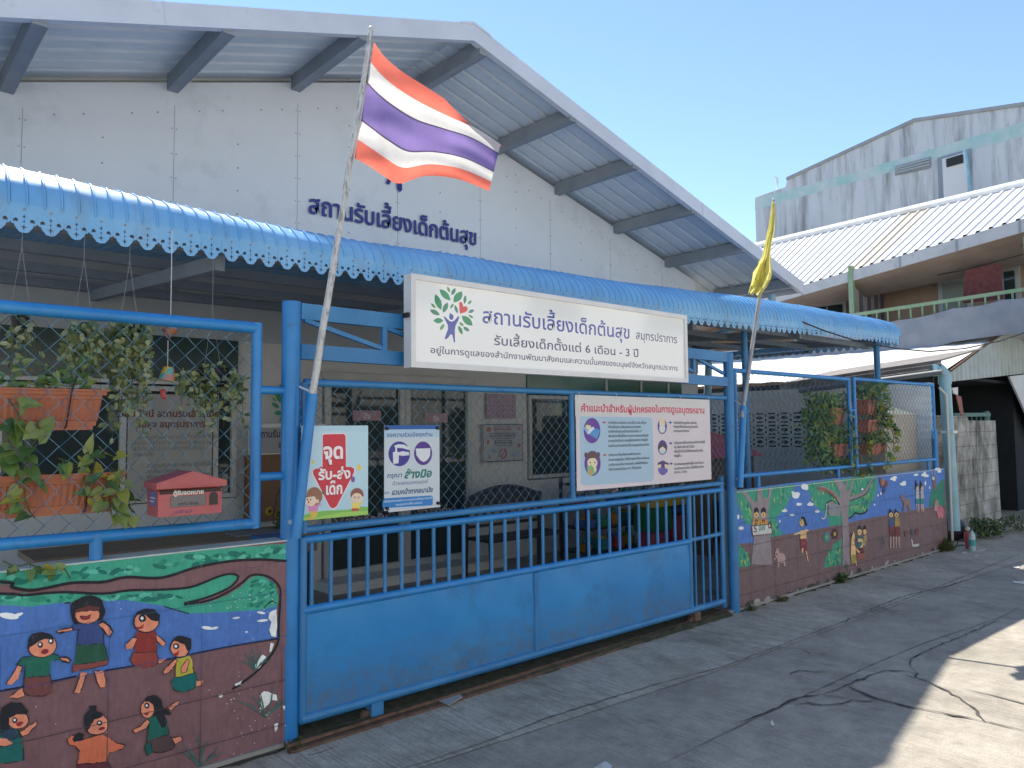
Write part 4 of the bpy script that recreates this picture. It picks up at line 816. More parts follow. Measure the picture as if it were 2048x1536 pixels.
for b0, b1 in (((sx0, sz0), (sx1, sz0+.03)), ((sx0, sz1-.03), (sx1, sz1)), ((sx0, sz0+.03), (sx0+.03, sz1-.03)), ((sx1-.03, sz0+.03), (sx1, sz1-.03))): q.box((b0[0], SY-.012, b0[1]), (b1[0], SY+.06, b1[1]))
q.build('frame', m_alu2, sb, smooth=False)
S = Paint((0, SY, 0), (1, 0, 0), (0, 0, 1), (0, -1, 0), .00006); fs = mapper(800, 530, 600/2048, SY)
S.rect(sx0+.03, sz0+.03, sx1-.03, sz1-.03, (.88, .89, .88))
fl_ = mapper(840, 560, 130/1536, SY); S.k = 3; logo(S, fl_); S.k = 4
def tline(pr, f, t, xa, ya, xb, yb, cap, c, bold=0, shear=0, cond=1):
    pa, pb = f(xa, ya), f(xb, yb); h = f(xa, ya-cap)[1]-pa[1]; pr.text(t, pa[0], (pa[1]+pb[1])/2, h/.558, c, pb[0], bold, shear=shear)
tline(S, fs, 'สถานรับเลี้ยงเด็กต้นสุข', 558, 394, 1573, 503, 80, PUR, .013)
tline(S, fs, 'สมุทรปราการ', 1608, 503, 1893, 537, 44, NVY, .006)
tline(S, fs, 'รับเลี้ยงเด็กตั้งแต่ 6 เดือน - 3 ปี', 640, 546, 1632, 628, 48, NVY, .012)
tline(S, fs, 'อยู่ในการดูแลของสำนักงานพัฒนาสังคมและความมั่นคงของมนุษย์จังหวัดสมุทรปราการ', 205, 597, 1898, 724, 34, NVY, .012)
S.build('face', m_signface, sb, smooth=False)
q = MB()
for x, z in ((sx0-.004, 2.12), (sx1+.004, 2.12)): q.box((x-.012, SY+.0, z-.012), (x+.012, SY+.05, z+.012))
q.build('bracket', m_dark, sb, smooth=False)
# ---------------------------------------------------------------- drop-off sign with arrow
def sheet(name, label, cat, x0, x1, z0, z1, y, mat, th=.003):
    t = thing(name, label, cat, ((x0+x1)/2, y, z0)); pr = Paint((0, y, 0), (1, 0, 0), (0, 0, 1), (0, -1, 0), .00003)
    b = MB(); b.box((x0, y+.0004, z0), (x1, y+.0004+th, z1)); return t, pr, b
AY = -.028
t_, S, b = sheet('drop_off_sign', 'white sign with red down arrow and two cartoon children wired to the gate mesh', 'sign', .03, .402, 1.066, 1.527, AY, m_print)
fa = mapper(600, 840, 300/2048, AY)
S.rect(.03, 1.066, .402, 1.527, '#b4d6e6'); S.rect(.03, 1.2, .402, 1.5, '#bddcea')
S.shape([(.03, 1.066), (.402, 1.066), (.402, 1.105), (.36, 1.11), (.28, 1.10), (.15, 1.105), (.08, 1.10), (.03, 1.09)], '#7fbf5c'); S.shape([(.03, 1.066), (.402, 1.066), (.402, 1.085), (.25, 1.09), (.12, 1.077), (.03, 1.08)], '#a2d068')
arrow = [(330, 195), (600, 190), (622, 215), (628, 640), (700, 640), (740, 665), (738, 715), (500, 1180), (450, 1210), (410, 1190), (180, 740), (175, 690), (210, 665), (305, 660), (310, 215)]
cxy = (455, 640)
S.sp(fa, [(cxy[0]+(x-cxy[0])*1.05, cxy[1]+(y-cxy[1])*1.03) for x, y in arrow], '#f2e4ea'); S.sp(fa, arrow, '#cf3a4a')
for t, xa, ya, xb, yb, cap in (('จุด', 318, 527, 598, 520, 160), ('รับ-ส่ง', 250, 812, 692, 795, 108), ('เด็ก', 345, 1020, 585, 1000, 118)):
    tline(S, fa, t, xa-6, ya+6, xb+6, yb+6, cap+14, '#b02c40', .055); tline(S, fa, t, xa, ya, xb, yb, cap, '#f6eef0', .035)
# girl
S.sp(fa, [(120, 1250), (240, 1240), (235, 1310), (150, 1365), (95, 1365), (95, 1340), (150, 1310)], '#d9bd58'); S.sp(fa, [(85, 1160), (170, 1140), (240, 1140), (290, 1140), (285, 1165), (250, 1180), (245, 1240), (115, 1255), (110, 1190)], '#d88fc0'); S.el(fa, 195, 1040, 112, 125, '#9a6f58'); S.el(fa, 325, 985, 26, 34, '#8a6250'); S.el(fa, 145, 1100, 78, 78, '#f3d8c4'); S.sp(fa, [(75, 1060), (110, 960), (200, 930), (270, 1000), (230, 1090), (200, 1040), (130, 1050)], '#9a6f58'); S.el(fa, 238, 1110, 20, 28, '#f0cdb8')
for x in (100, 145): S.el(fa, x, 1085, 9, 11, '#3b2c2c')
S.el(fa, 118, 1120, 10, 18, '#a84f4c')
S.el(fa, 85, 1085, 8, 8, '#f3d8c4') if 0 else None
# boy
S.sp(fa, [(710, 1200), (800, 1200), (805, 1240), (700, 1245)], '#c2504a'); S.sp(fa, [(690, 1110), (730, 1130), (790, 1130), (850, 1100), (855, 1120), (815, 1160), (815, 1205), (708, 1205), (712, 1160)], '#ecd768'); S.el(fa, 778, 1020, 90, 92, '#8f5b50'); S.el(fa, 776, 1062, 72, 66, '#f2d3bd')
for x in (748, 800): S.el(fa, x, 1058, 18, 20, '#7a4a40'); S.el(fa, x, 1058, 14, 16, '#f6e6da'); S.el(fa, x, 1058, 6, 8, '#3b2c2c')
for x, y in ((700, 1070), (852, 1060)): S.el(fa, x, y, 12, 16, '#f2d3bd')
for x, y, r in ((178, 575, 28), (805, 650, 44)):
    S.sp(fa, [(x+(r if i % 2 == 0 else r*.62)*sin(i*pi/5), y-(r if i % 2 == 0 else r*.62)*cos(i*pi/5)*1.15) for i in range(10)], '#eed35c')
S.el(fa, 722, 810, 28, 42, '#7a5aa8')
S.build('printed_face', m_print, t_, smooth=False); b.build('board', m_alu2, t_, smooth=False)
# ---------------------------------------------------------------- hand washing banner (cloth with eyelets)
BY = -.034
t_, S, b = sheet('hand_washing_banner', 'narrow white and blue banner about washing hands hung on the gate mesh', 'banner', .497, .855, 1.078, 1.527, BY, m_vinyl)
fb = mapper(600, 840, 300/2048, BY)
S.rect(.497, 1.078, .855, 1.527, '#d2dde6'); S.rect(.497, 1.46, .855, 1.505, '#b9d6ec'); S.rect(.497, 1.505, .855, 1.527, '#2b64ae')
S.sp(fb, [(1130, 1100), (1150, 1070), (1790, 1030), (1815, 1050), (1812, 1150), (1795, 1165), (1140, 1205), (1125, 1190)], '#2a86cf')
tline(S, fb, 'ขอความร่วมมือทุกท่าน', 1185, 228, 1810, 222, 42, '#33558f', .02)
S.el(fb, 1355, 462, 148, 170, '#463f9c', 0, 26); S.el(fb, 1680, 455, 124, 162, '#5a3a96', 0, 26)
S.sp(fb, [(1268, 440), (1300, 430), (1300, 380), (1285, 350), (1340, 330), (1420, 335), (1490, 375), (1490, 410), (1400, 385), (1325, 380), (1325, 430), (1350, 440), (1400, 425), (1490, 440), (1490, 480), (1400, 490), (1350, 480), (1345, 590), (1272, 600)], '#e6ecf2')
S.sp(fb, [(1580, 390), (1780, 385), (1775, 490), (1740, 545), (1690, 575), (1640, 550), (1590, 480)], '#e6ecf2')
tline(S, fb, 'กรุณา', 1182, 790, 1392, 778, 48, '#3a5f9a', .018, .2); tline(S, fb, 'ล้างมือ', 1420, 795, 1795, 775, 82, '#28867a', .045, .2); tline(S, fb, 'ด้วยเจลแอลกอฮอล์', 1255, 884, 1740, 870, 38, '#3a5f9a', .008, .2); tline(S, fb, 'และ', 1150, 1012, 1225, 1008, 30, '#3a5f9a', .008); tline(S, fb, 'สวมหน้ากากอนามัย', 1248, 1012, 1810, 990, 52, '#2c5a86', .035, .2)
tline(S, fb, 'เพื่อป้องกันการแพร่ระบาด และลดความเสี่ยงต่อการติดเชื้อ', 1145, 1118, 1808, 1085, 24, '#d6e8f6', .012); tline(S, fb, 'ขอบคุณทุกท่านที่ให้ความร่วมมือ', 1305, 1168, 1670, 1142, 22, '#d6e8f6', .012)
def wavy(pr, x0, x1, z0, z1, amp):                  # let the cloth hang in soft folds
    pr.v = [(x, y+amp*(sin((x-x0)/(x1-x0)*7+z*9)*.5+sin(z*21+x*4)*.5)-amp, z+.004*sin((x-x0)*14)*(z-z0)/(z1-z0)) for x, y, z in pr.v]
bb = MB(); n = 12; bb.grid([[(.497+.358*i/n, BY+.0008, 1.078+.449*j/n) for i in range(n+1)] for j in range(n+1)])
bb.v = [(x, y+.003, z) for x, y, z in bb.v]
S.build('printed_face', m_vinyl, t_, smooth=False); bb.build('cloth', m_alu2, t_)
for x, z in ((.51, 1.51), (.84, 1.51), (.51, 1.09), (.84, 1.095)): q = MB(); q.tube([(x, BY-.012, z), (x, BY+.004, z)], .009, 10); q.build('eyelet', m_dark, t_)
q = MB(); q.tube([(.52, BY-.005, 1.074), (.85, BY-.005, 1.078)], .006, 8); q.build('hem_bar', m_alu2, t_)
# ---------------------------------------------------------------- parents' guide banner
PY = -.03
t_, S, b = sheet('advice_banner', 'wide pink and pale blue banner of advice for parents tied to the gate', 'banner', 1.965, 3.49, 1.092, 1.718, PY, m_vinyl)
fp = mapper(1140, 780, 290/2048, PY)
S.rect(1.965, 1.092, 3.49, 1.718, '#e3d9e0'); S.sp(fp, [(70, 65), (1945, 135), (1950, 360), (75, 370)], '#dcdada')
S.sp(fp, [(150, 372), (1130, 385), (1165, 415), (1185, 1240), (1160, 1290), (190, 1350), (155, 1320), (135, 400)], '#b2d0e6')
tline(S, fp, 'คำแนะนำสำหรับผู้ปกครองในการดูแลบุตรหลาน', 152, 302, 1903, 328, 78, '#d5385c', .03)
S.el(fp, 310, 575, 118, 178, '#6a46a8', 0, 26); S.sp(fp, [(195, 545), (240, 480), (330, 560), (250, 630)], '#9cc6ea'); S.sp(fp, [(320, 530), (425, 570), (380, 695), (260, 620)], '#55a0dc'); S.el(fp, 262, 520, 34, 44, '#f0e2b8', -20); S.sp(fp, [(230, 480), (265, 455), (295, 500), (250, 500)], '#6d6472'); S.sp(fp, [(275, 545), (330, 520), (345, 545), (270, 625), (245, 610)], '#e8eef4')
S.el(fp, 318, 1035, 115, 178, '#6a46a8', 0, 26); S.el(fp, 225, 920, 24, 40, '#5d4a66'); S.el(fp, 400, 915, 24, 40, '#5d4a66'); S.el(fp, 315, 945, 75, 80, '#6d5058'); S.el(fp, 315, 1030, 72, 78, '#f0e6c2'); S.sp(fp, [(240, 1000), (250, 900), (315, 870), (385, 900), (395, 990), (350, 960), (280, 965)], '#6d5058')
for x in (285, 350): S.el(fp, x, 1025, 8, 12, '#2b2430')
S.sp(fp, [(240, 1080), (300, 1060), (345, 1110), (370, 1170), (300, 1210), (250, 1190)], '#8cc48a'); S.sp(fp, [(330, 1080), (370, 1070), (375, 1150), (345, 1150)], '#f0e6c2'); S.sp(fp, [(270, 1130), (310, 1120), (315, 1200), (275, 1210)], '#dca860')
for x, y, ry in ((1302, 515, 108), (1306, 812, 104), (1310, 1100, 104)): S.el(fp, x, y, 66, ry, '#5a3f96', 0, 22)
S.el(fp, 1302, 545, 44, 62, '#e4e6ea'); S.sp(fp, [(1255, 440), (1300, 390), (1345, 440), (1320, 510), (1285, 510)], '#ecdcae'); S.el(fp, 1270, 480, 10, 22, '#e4e6ea'); S.el(fp, 1335, 480, 10, 22, '#e4e6ea')
S.el(fp, 1306, 850, 44, 50, '#f0e2c4'); S.sp(fp, [(1255, 840), (1258, 780), (1306, 740), (1356, 780), (1356, 840), (1306, 795)], '#4e4258'); S.sp(fp, [(1272, 845), (1340, 845), (1335, 890), (1306, 905), (1278, 890)], '#c4e2e2')
S.el(fp, 1262, 1070, 26, 44, '#e6d6b4'); S.el(fp, 1360, 1070, 26, 44, '#e6d6b4'); S.sp(fp, [(1232, 1060), (1245, 1020), (1290, 1015), (1290, 1045)], '#4e4258'); S.sp(fp, [(1330, 1040), (1335, 1015), (1390, 1030), (1392, 1060)], '#4e4258'); S.sp(fp, [(1240, 1110), (1290, 1090), (1380, 1120), (1375, 1160), (1310, 1200), (1250, 1160)], '#6f66b8')
for x, y, c in ((480, 460, '#d9485a'), (490, 918, '#d9485a'), (1415, 462, '#3a5cae'), (1420, 752, '#3a5cae'), (1425, 1040, '#3a5cae')): S.sp(fp, [(x-22, y-9), (x, y-9), (x, y-22), (x+24, y), (x, y+22), (x, y+9), (x-22, y+9)], c)
for t, xa, y, xb in (('หากเด็กมีอาการเจ็บป่วย เช่น มีไข้ ไอ หวัด มีน้ำมูก', 535, 470, 1078), ('หรือเหนื่อยหอบ ให้หยุดเรียนและพบแพทย์', 535, 530, 1000), ('กรณีมีคนในครอบครัวป่วยด้วยโรคโควิด 19', 537, 592, 1012), ('หรือกลับจากพื้นที่เสี่ยง ตามประกาศของราชบัญญัติ', 537, 655, 1108), ('ควบคุมโรคติดต่อ และอยู่ในช่วงกักตัว ให้ปฏิบัติ', 539, 720, 1098), ('ตามคำแนะนำของเจ้าหน้าที่สาธารณสุขอย่างเคร่งครัด', 539, 790, 1118), ('เตรียมอาหารที่ถูกต้องตามหลักโภชนาการ', 540, 918, 995), ('อาหารสดปรุงสุกใหม่ จัดให้มีการออกกำลังกายสม่ำเสมอ', 541, 982, 1122), ('รวมถึงการดูแลด้านการนอนหลับ และให้เด็กพักผ่อน', 542, 1050, 1100), ('ด้วยการนอนหลับวันละ 9-11 ชั่วโมงต่อวัน', 543, 1118, 1010), ('หลังกลับถึงบ้านทุกครั้ง ควรล้างมือ', 1460, 472, 1788), ('อย่างถูกวิธีด้วยน้ำและสบู่ หรืออาบน้ำ', 1460, 528, 1805), ('ทำความสะอาดร่างกาย', 1462, 588, 1682), ('เตรียมของใช้ส่วนตัวของเด็กสำหรับใช้', 1465, 750, 1905), ('เช่น เสื้อผ้า หน้ากากผ้า เป็นต้น', 1466, 812, 1755), ('เพื่อให้เด็กไม่ใช้สิ่งของร่วมกัน', 1467, 870, 1880), ('กับผู้อื่น', 1468, 938, 1572), ('ในการพบปะพูดคุยกับผู้อื่น ควรเว้นระยะ', 1470, 1045, 1888), ('การรักษาระยะห่าง จัดให้มีระยะห่าง', 1470, 1105, 1888), ('ประมาณ 1-2 เมตร', 1471, 1165, 1648)): tline(S, fp, t, xa, y+6, xb, y+6, 27, '#4a5468', .012)
bb = MB(); n = 24; bb.grid([[(1.965+1.525*i/n, PY+.0008, 1.092+.626*j/8) for i in range(n+1)] for j in range(9)])
for o in (S, bb): o.v = [(x, y+(.003 if o is bb else 0), z+.010*sin((x-1.965)*8.2)*max(0, z-1.4)) for x, y, z in o.v]
S.build('printed_face', m_vinyl, t_, smooth=False); bb.build('cloth', m_alu2, t_)
for x, z in ((1.985, 1.71), (2.36, 1.708), (2.72, 1.706), (3.1, 1.706), (3.47, 1.706), (2.35, 1.1), (2.75, 1.1), (3.1, 1.1)): q = MB(); d = .045 if z > 1.4 else -.04; q.tube([(x, PY-.006, z), (x+.004, PY-.012, z+d*.6), (x+.006, .01, z+d)], .0016, 5); q.build('wire_tie', m_alu2, t_)
# ---------------------------------------------------------------- side yard wall with vent blocks
m_lav = M('side_wall_paint', (.66, .68, .70), (.73, .74, .76), 2, .75, dirt=(.52, .52, .54), dlo=.5, dhi=.8, dscale=4)
m_beige = M('beige_paint', (.42, .36, .29), (.48, .42, .34), 3, .7)
sw = thing('side_wall', 'pale wall with three rows of pierced vent blocks beyond the side yard', 'wall', (8.56, 2, 0))
q = MB(); q.box((8.5, .14, 0), (8.62, 12, 1.905)); q.build('wall', m_lav, sw, smooth=False)
q = MB(); q.box((8.48, .14, 1.905), (8.64, 12, 2.03)); q.build('coping', m_lav, sw, smooth=False)
v = Print((8.5, 0, 0), (0, 1, 0), (0, 0, 1), (-1, 0, 0), .0005); v.k = 3
DK = (.02, .022, .026)
for i in range(11):
    yc = 1.31+.197*i
    for zc in (1.28, 1.455, 1.63):
        v.k = 3
        for dz in (.062, -.062): v.k = 3; v.shape([(yc-.058, zc+dz-.011), (yc+.058, zc+dz-.011), (yc+.05, zc+dz+.011), (yc-.05, zc+dz+.011)], DK)
        v.k = 3; v.lens(yc, zc, .12, .05, 0, DK); v.k = 4; v.ell(yc, zc, .012, .012, (.25, .25, .26), 0, 8)
        for dz in (.035, -.035): v.k = 3; v.lens(yc+.0985, zc+dz, .05, .026, 90, DK)
v.build('vent_opening', m_thing, sw, smooth=False)
# low roof along that wall with gutter, and its pipe
lr = thing('lean_to_roof', 'low corrugated roof edge with a grey gutter above the side wall', 'roof', (9, 1.2, 2.1))
m_brownsheet = M('weathered_sheet', (.16, .14, .13), (.24, .22, .21), 6, .6, dirt=(.1, .09, .08))
q = MB(); E0, E1 = P(1560, 769, 'x', 8.5), P(1881, 722, 'x', 8.5)
for k in range(4): q.prism([E0+V((0, 0, -.028*k)), E1+V((0, 0, -.028*k)), E1+V((0, 0, -.028*k-.024)), E0+V((0, 0, -.028*k-.024))], (.03+.02*(k % 2), 0, 0))
q.prism([E0+V((.02, 0, 0)), E1+V((.02, 0, 0)), E1+V((1.6, 0, .25)), E0+V((1.6, 0, .25))], (0, 0, .02)); q.build('sheet', m_brownsheet, lr, smooth=False)
q = MB(); q.tube([P(1600, 782, 'x', 8.47), P(1885, 744, 'x', 8.47)], .036, 10); q.build('gutter', M('grey_gutter', (.16, .175, .185), rough=.5), lr)
dp = thing('downpipe', 'light blue plastic downpipe at the far end of the painted wall', 'pipe', (8.62, 0, 0))
a0, a1 = P(1889, 752, 'x', 8.62), P(1909, 1061, 'x', 8.62)
q = MB(); q.tube([a0, a1], .066, 16); q.build('pipe', m_pvc, dp)
q = MB(); q.tube([a0+V((0, 0, -.10)), a0+V((0, 0, .02)), a0+V((-.05, .03, .07)), a0+V((-.13, .08, .07))], .076, 14); q.build('elbow', m_pvc, dp)
q = MB(); z_ = 1.42
q.box((8.55, -.09, 1.40), (8.7, .05, 1.43)); q.build('clamp', m_galv, dp, smooth=False)
q = MB(); q.tube([P(1882, 775, 'x', 8.5)+V((-.06, 0, 0)), P(1893, 790, 'x', 8.5), P(1905, 1082, 'x', 8.5)], .015, 8); tag(q.build('cable_conduit', M('cream_pvc', (.55, .54, .47), rough=.5)), 'thin cream conduit running down between the mural and the blue downpipe', 'conduit')
# tan garden cabinet behind the far fence panel; lid shaped and coloured as a sunlit patch
tc = thing('garden_cabinet', 'tan cabinet with sloping top in pale sunlit cream behind the far fence panel', 'cabinet', (7.95, .3, 0))
c0, c1_ = P(1786, 829, 'y', .25), P(1832, 829, 'y', .25)
q = MB(); q.box((c0.x-.25, .25, .03), (c1_.x, .6, c0.z)); q.build('body', m_beige, tc, smooth=False)
q = MB(); c2_ = P(1784, 814, 'y', .3); q.prism([(c0.x-.26, .24, c0.z), (c1_.x+.01, .24, c0.z), (c0.x+.1, .3, c2_.z), (c0.x-.26, .3, c2_.z)], (0, .3, 0)); q.build('lid', M('sunlit_cream', (.72, .68, .52), rough=.5), tc, smooth=False)
# stained concrete wall and carport to the right
m_stain, _n, _b = newmat('stained_whitewash')
_c = ramp(_n, noise(_n, 3.6, 12, .8, stretch=(1, 1, 1.1)), [(.30, (.10, .10, .09)), (.42, (.38, .38, .36)), (.62, (.60, .60, .58))]); _bk = node(_n, 'ShaderNodeTexBrick'); _tc = node(_n, 'ShaderNodeTexCoord'); _mp = node(_n, 'ShaderNodeMapping'); _mp.inputs['Rotation'].default_value = (pi/2, 0, 0); _n.links.new(_tc.outputs['Object'], _mp.inputs[0]); _n.links.new(_mp.outputs[0], _bk.inputs['Vector'])
_bk.inputs['Scale'].default_value = 1; _bk.inputs['Brick Width'].default_value = .4; _bk.inputs['Row Height'].default_value = .2; _bk.inputs['Mortar Size'].default_value = .008
for _i, _v in ((1, (1, 1, 1, 1)), (2, (.93, .93, .93, 1)), (3, (.62, .62, .6, 1))): _bk.inputs[_i].default_value = _v
_st = ramp(_n, noise(_n, 2.2, 10, .75, stretch=(1, 1, .4)), [(.43, 0.0), (.60, .88)])
_c = mix(_n, _st, mix(_n, 1.0, _c, _bk.outputs[0], 'MULTIPLY'), (.07, .07, .06))
_n.links.new(_c, _b.inputs['Base Color']); _b.inputs['Roughness'].default_value = .95; bump(_n, _b, noise(_n, 22, 8, .7), .6, .03)
cw = MB()
A0, A1, A2, A3 = P(1898, 838, 'y', .3), P(1990, 841, 'y', .3), P(2003, 1040, 'y', .3), P(1915, 1062, 'y', .3)
cw.prism([(A0.x-.2, .3, 0), (A2.x, .3, 0), (A1.x+.02, .3, A1.z), (A0.x+.75, .3, A0.z-.02), (A0.x+.72, .3, A0.z+.03), (A0.x-.2, .3, A0.z+.05)], (0, .12, 0))
tag(cw.build('concrete_wall', m_stain, smooth=False), 'black stained whitewashed block wall beyond the blue downpipe', 'wall')
cp_ = thing('carport', 'lean-to carport with white roof and grey ribbed end cladding beside the stained wall', 'carport', (12.5, 3, 0))
T = [P(x, y, 'y', .6) for x, y in ((1903, 763), (2048, 747), (2300, 718), (2300, 520), (2048, 638), (1957, 699), (1895, 745))]
m_clad = M('ribbed_cladding', (.36, .42, .43), (.44, .50, .51), 4, .45, .1, dirt=(.3, .34, .35), dlo=.55, dhi=.8)
q = MB(); x = T[0].x-.1; k = 0
def edge(pts, x):
    for p0, p1 in zip(pts, pts[1:]):
        if p0.x <= x <= p1.x: return p0.z+(p1.z-p0.z)*(x-p0.x)/(p1.x-p0.x)
    return pts[0].z if x < pts[0].x else pts[-1].z
bot = [T[0], T[1], T[2]]; top = [T[6], T[5], T[4], T[3]]; rows = [[], []]
while x < 17:
    for dx, dy in ((0, 0), (.10, 0), (.125, -.03), (.165, -.03), (.19, 0)): rows[0].append((x+dx, .6+dy, edge(bot, x+dx))); rows[1].append((x+dx, .6+dy, edge(top, x+dx)))
    x += .19
q.grid(rows); q.build('end_cladding', m_clad, cp_, smooth=False)
q = MB(); q.tube([(t.x, .56, t.z+.02) for t in [T[6], T[5], T[4], T[3]]], .018, 6); q.build('edge_trim', m_rust, cp_)
m_wroof = M('white_roof_sheet', (.66, .65, .63), (.74, .73, .72), 3, .6, dirt=(.5, .49, .47), dlo=.5, dhi=.8, dscale=2.5)
q = MB(); zl = lambda x: 2.30+.285*(x-10.45)
rows = []; n = 60
for i in range(n+1):
    y = .62+(13-.62)*i/n; rows.append([(10.3, y, zl(10.3)+.012*(i % 2)), (14.0, y, zl(14.0)+.012*(i % 2))])
q.grid(rows); q.build('roof_sheet', m_wroof, cp_, smooth=False)
m_carport_shade = M('carport_shade', (.012, .016, .02), (.02, .025, .03), 3, .9)  # near-black planes put the carport's deep shade into colour
q = MB(); q.box((10.2, 2.0, 0), (13.95, 2.1, 2.25)); q.box((13.7, .66, 0), (13.8, 2, 3.0)); q.box((13.8, .66, 0), (18, .7, 2.9)); q.box((10.2, .7, 0), (10.25, 5, 2.2)); q.box((10.3, .66, 2.2), (13.8, 2.0, 2.24)); q.build('shade_plane', m_carport_shade, cp_, smooth=False)
m_teal = M('teal_paint', (.03, .13, .12), (.05, .17, .16), 4, .5)
q = MB(); L0, L1 = P(1904, 830, 'y', .7), P(1978, 829, 'y', .7)
q.bar(L0, L1, .05, .06); q.bar(L0+V((0, 0, -.13)), L1+V((0, 0, -.13)), .03, .03)
for i in range(9): p = L0.lerp(L1, i/8); q.bar(p+V((0, 0, -.7)), p, .02, .02)
q.build('railing', m_teal, cp_, smooth=False)
for px_, top_ in ((2031, 825), (1971, 822)): q = MB(); p = P(px_, top_, 'y', .72); q.tube([(p.x, .72, 0), (p.x, .72, p.z)], .05, 10); q.build('post', m_teal, cp_)
q = MB(); F = [P(x, y, 'y', .5) for x, y in ((2019, 753), (2300, 715), (2300, 1010), (2110, 955))]; q.prism(F, (0, .03, 0)); tag(q.build('leaning_sheet', m_fascia, smooth=False), 'pale sheet leaning across the carport opening at the right edge', 'sheet')
q = MB(); p = P(1912, 790, 'y', .58); q.prism([p, p+V((.22, 0, -.02)), p+V((.3, 0, -.32)), p+V((.16, 0, -.3))], (0, .01, 0), (.25, .06, .05)); q.prism([p+V((-.15, 0, .1)), p+V((.1, 0, .12)), p+V((.08, 0, .0)), p+V((-.08, 0, .02))], (0, .02, 0), (.7, .7, .7)); tag(q.build('hanging_cloth', m_thing, smooth=False), 'small dark red cloth hanging under the carport edge', 'cloth')
# ---------------------------------------------------------------- orange house with balcony
hs = thing('neighbour_house', 'orange rendered house with white ribbed roof and a green railed balcony', 'house', (14, 3, 0))
m_or = M('orange_render', (.40, .27, .18), (.46, .32, .22), 1.5, .8, dirt=(.30, .21, .15), dlo=.5, dhi=.8)
q = MB(); q.box((14.0, .8, 0), (17, 9, 3.0)); q.box((14.0, -.2, 3.0), (17, 9, 4.62)); q.build('wall', m_or, hs, smooth=False)
e0, e1 = P(1560, 584, 'x', 12.5), P(2048, 437, 'x', 12.5); e2 = e1+(e1-e0)*.6
r0, r1 = P(1500, 499, 'x', 15.5), P(2048, 372, 'x', 15.5); r2 = r1+(r1-r0)*.55; e0 = e0+(e0-e1)*.45; r0 = r0+(r0-r1)*.12
ly = lambda a_, b_, y: a_.lerp(b_, (y-a_.y)/(b_.y-a_.y))
e0, e2, r0, r2 = ly(e0, e2, 8.5), ly(e0, e2, -3.6), ly(r0, r2, 8.5), ly(r0, r2, -3.6)
q = MB(); n = 62; rows = [[], []]; cols = []
for i in range(n):
    for f_, h in ((0, .0), (.62, .0), (.70, .03), (.9, .03), (1.0, 0)):
        t = (i+f_)/n; rows[0].append(e0.lerp(e2, t)+V((0, 0, h))); rows[1].append(r0.lerp(r2, t)+V((0, 0, h))); cols.append(i)
q.grid(rows, cf=lambda i, j: (.56, .50, .40) if 28 <= cols[j] <= 30 else (.66, .66, .67)); q.build('roof_sheet', Mcol('house_roof', .5, .12, 3), hs, smooth=False)
q = MB(); q.tube([r0+V((0, 0, .05)), r2+V((0, 0, .05))], .09, 8); q.build('ridge_cap', m_wroof, hs)
q = MB(); dn = V((0, 0, -.2)); q.prism([e0, e2, e2+dn*1.15, e0+dn*.85], (.03, 0, 0)); q.build('fascia', M('grey_fascia', (.42, .42, .42), (.52, .52, .52), 3, .7, dirt=(.3, .3, .3), dlo=.55, dhi=.75), hs, smooth=False)
for i in range(14): p = e0.lerp(e2, i/13); MB().box((p.x-.012, p.y-.015, p.z-.21), (p.x-.002, p.y+.015, p.z)).build('fascia_joint', m_purlin, hs, smooth=False)
q = MB(); q.prism([e0+V((.04, 0, -.16)), e2+V((.04, 0, -.2)), V((14, e2.y, 4.60)), V((14, e0.y, 4.60))], (0, 0, .02)); q.build('soffit', M('brown_soffit', (.20, .15, .12), (.25, .20, .16), 2, .8), hs, smooth=False)
q = MB(); q.box((12.55, -1.2, 3.001), (13.999, 9, 3.12)); q.build('balcony_floor', m_wallin, hs, smooth=False)
m_grn = M('green_rail_paint', (.20, .30, .17), (.27, .36, .22), 5, .5)
g0, g1 = P(1640, 640, 'x', 12.5), P(2048, 579, 'x', 12.5); g2 = g1+(g1-g0)*.5
q = MB(); q.bar(g0, g2, .05, .06); q.build('balcony_rail', m_grn, hs, smooth=False)
for i in range(26):
    p = g0.lerp(g2, (i+.5)/26); q = MB(); q.bar(p+V((0, 0, -.5)), p+V((0, 0, -.03)), .025, .025); q.build('baluster', m_grn, hs, smooth=False)
for px_, y0 in ((1706, 575), (2062, 480)): q = MB(); p = P(px_, 640, 'x', 12.52); q.box((p.x-.04, p.y-.04, 3.0), (p.x+.04, p.y+.04, 4.5)); q.build('balcony_post', m_grn, hs, smooth=False)
y_ = P(1712, 640, 'x', 12.56).y+.1; q = MB(); q.box((12.6, y_, 3.12), (13.99, y_+.04, 4.3)); q.build('balcony_screen', M('screen_sheet', (.34, .31, .30), (.40, .37, .35), 3), hs, smooth=False)
for x in (12.62, 12.95, 13.3, 13.62, 13.9): q = MB(); q.box((x, y_-.03, 3.12), (x+.1, y_-.002, 4.32)); q.build('screen_batten', M('batten', (.13, .12, .13)) if x < 12.7 else bpy.data.materials['batten'], hs, smooth=False)
def hwin(a, b, zt, zb, n, dark):
    pa, pb = P(a[0], a[1], 'x', 14), P(b[0], b[1], 'x', 14); q = MB(); q.box((13.93, pb.y, zb), (13.999, pa.y, zt)); o = q.build('window', M('pale_frame', (.5, .52, .5)), hs, smooth=False)
    w_ = (pa.y-pb.y-.1)/n
    for i in range(n): q = MB(); y0 = pb.y+.07+w_*i; q.box((13.91, y0, zb+.05), (13.929, y0+w_-.05, zt-.09)); q.build('pane', m_glass if dark else M('curtain_glass', (.25, .27, .22)), o, smooth=False)
hwin((1590, 640), (1694, 600), 4.12, 3.12, 3, 1)
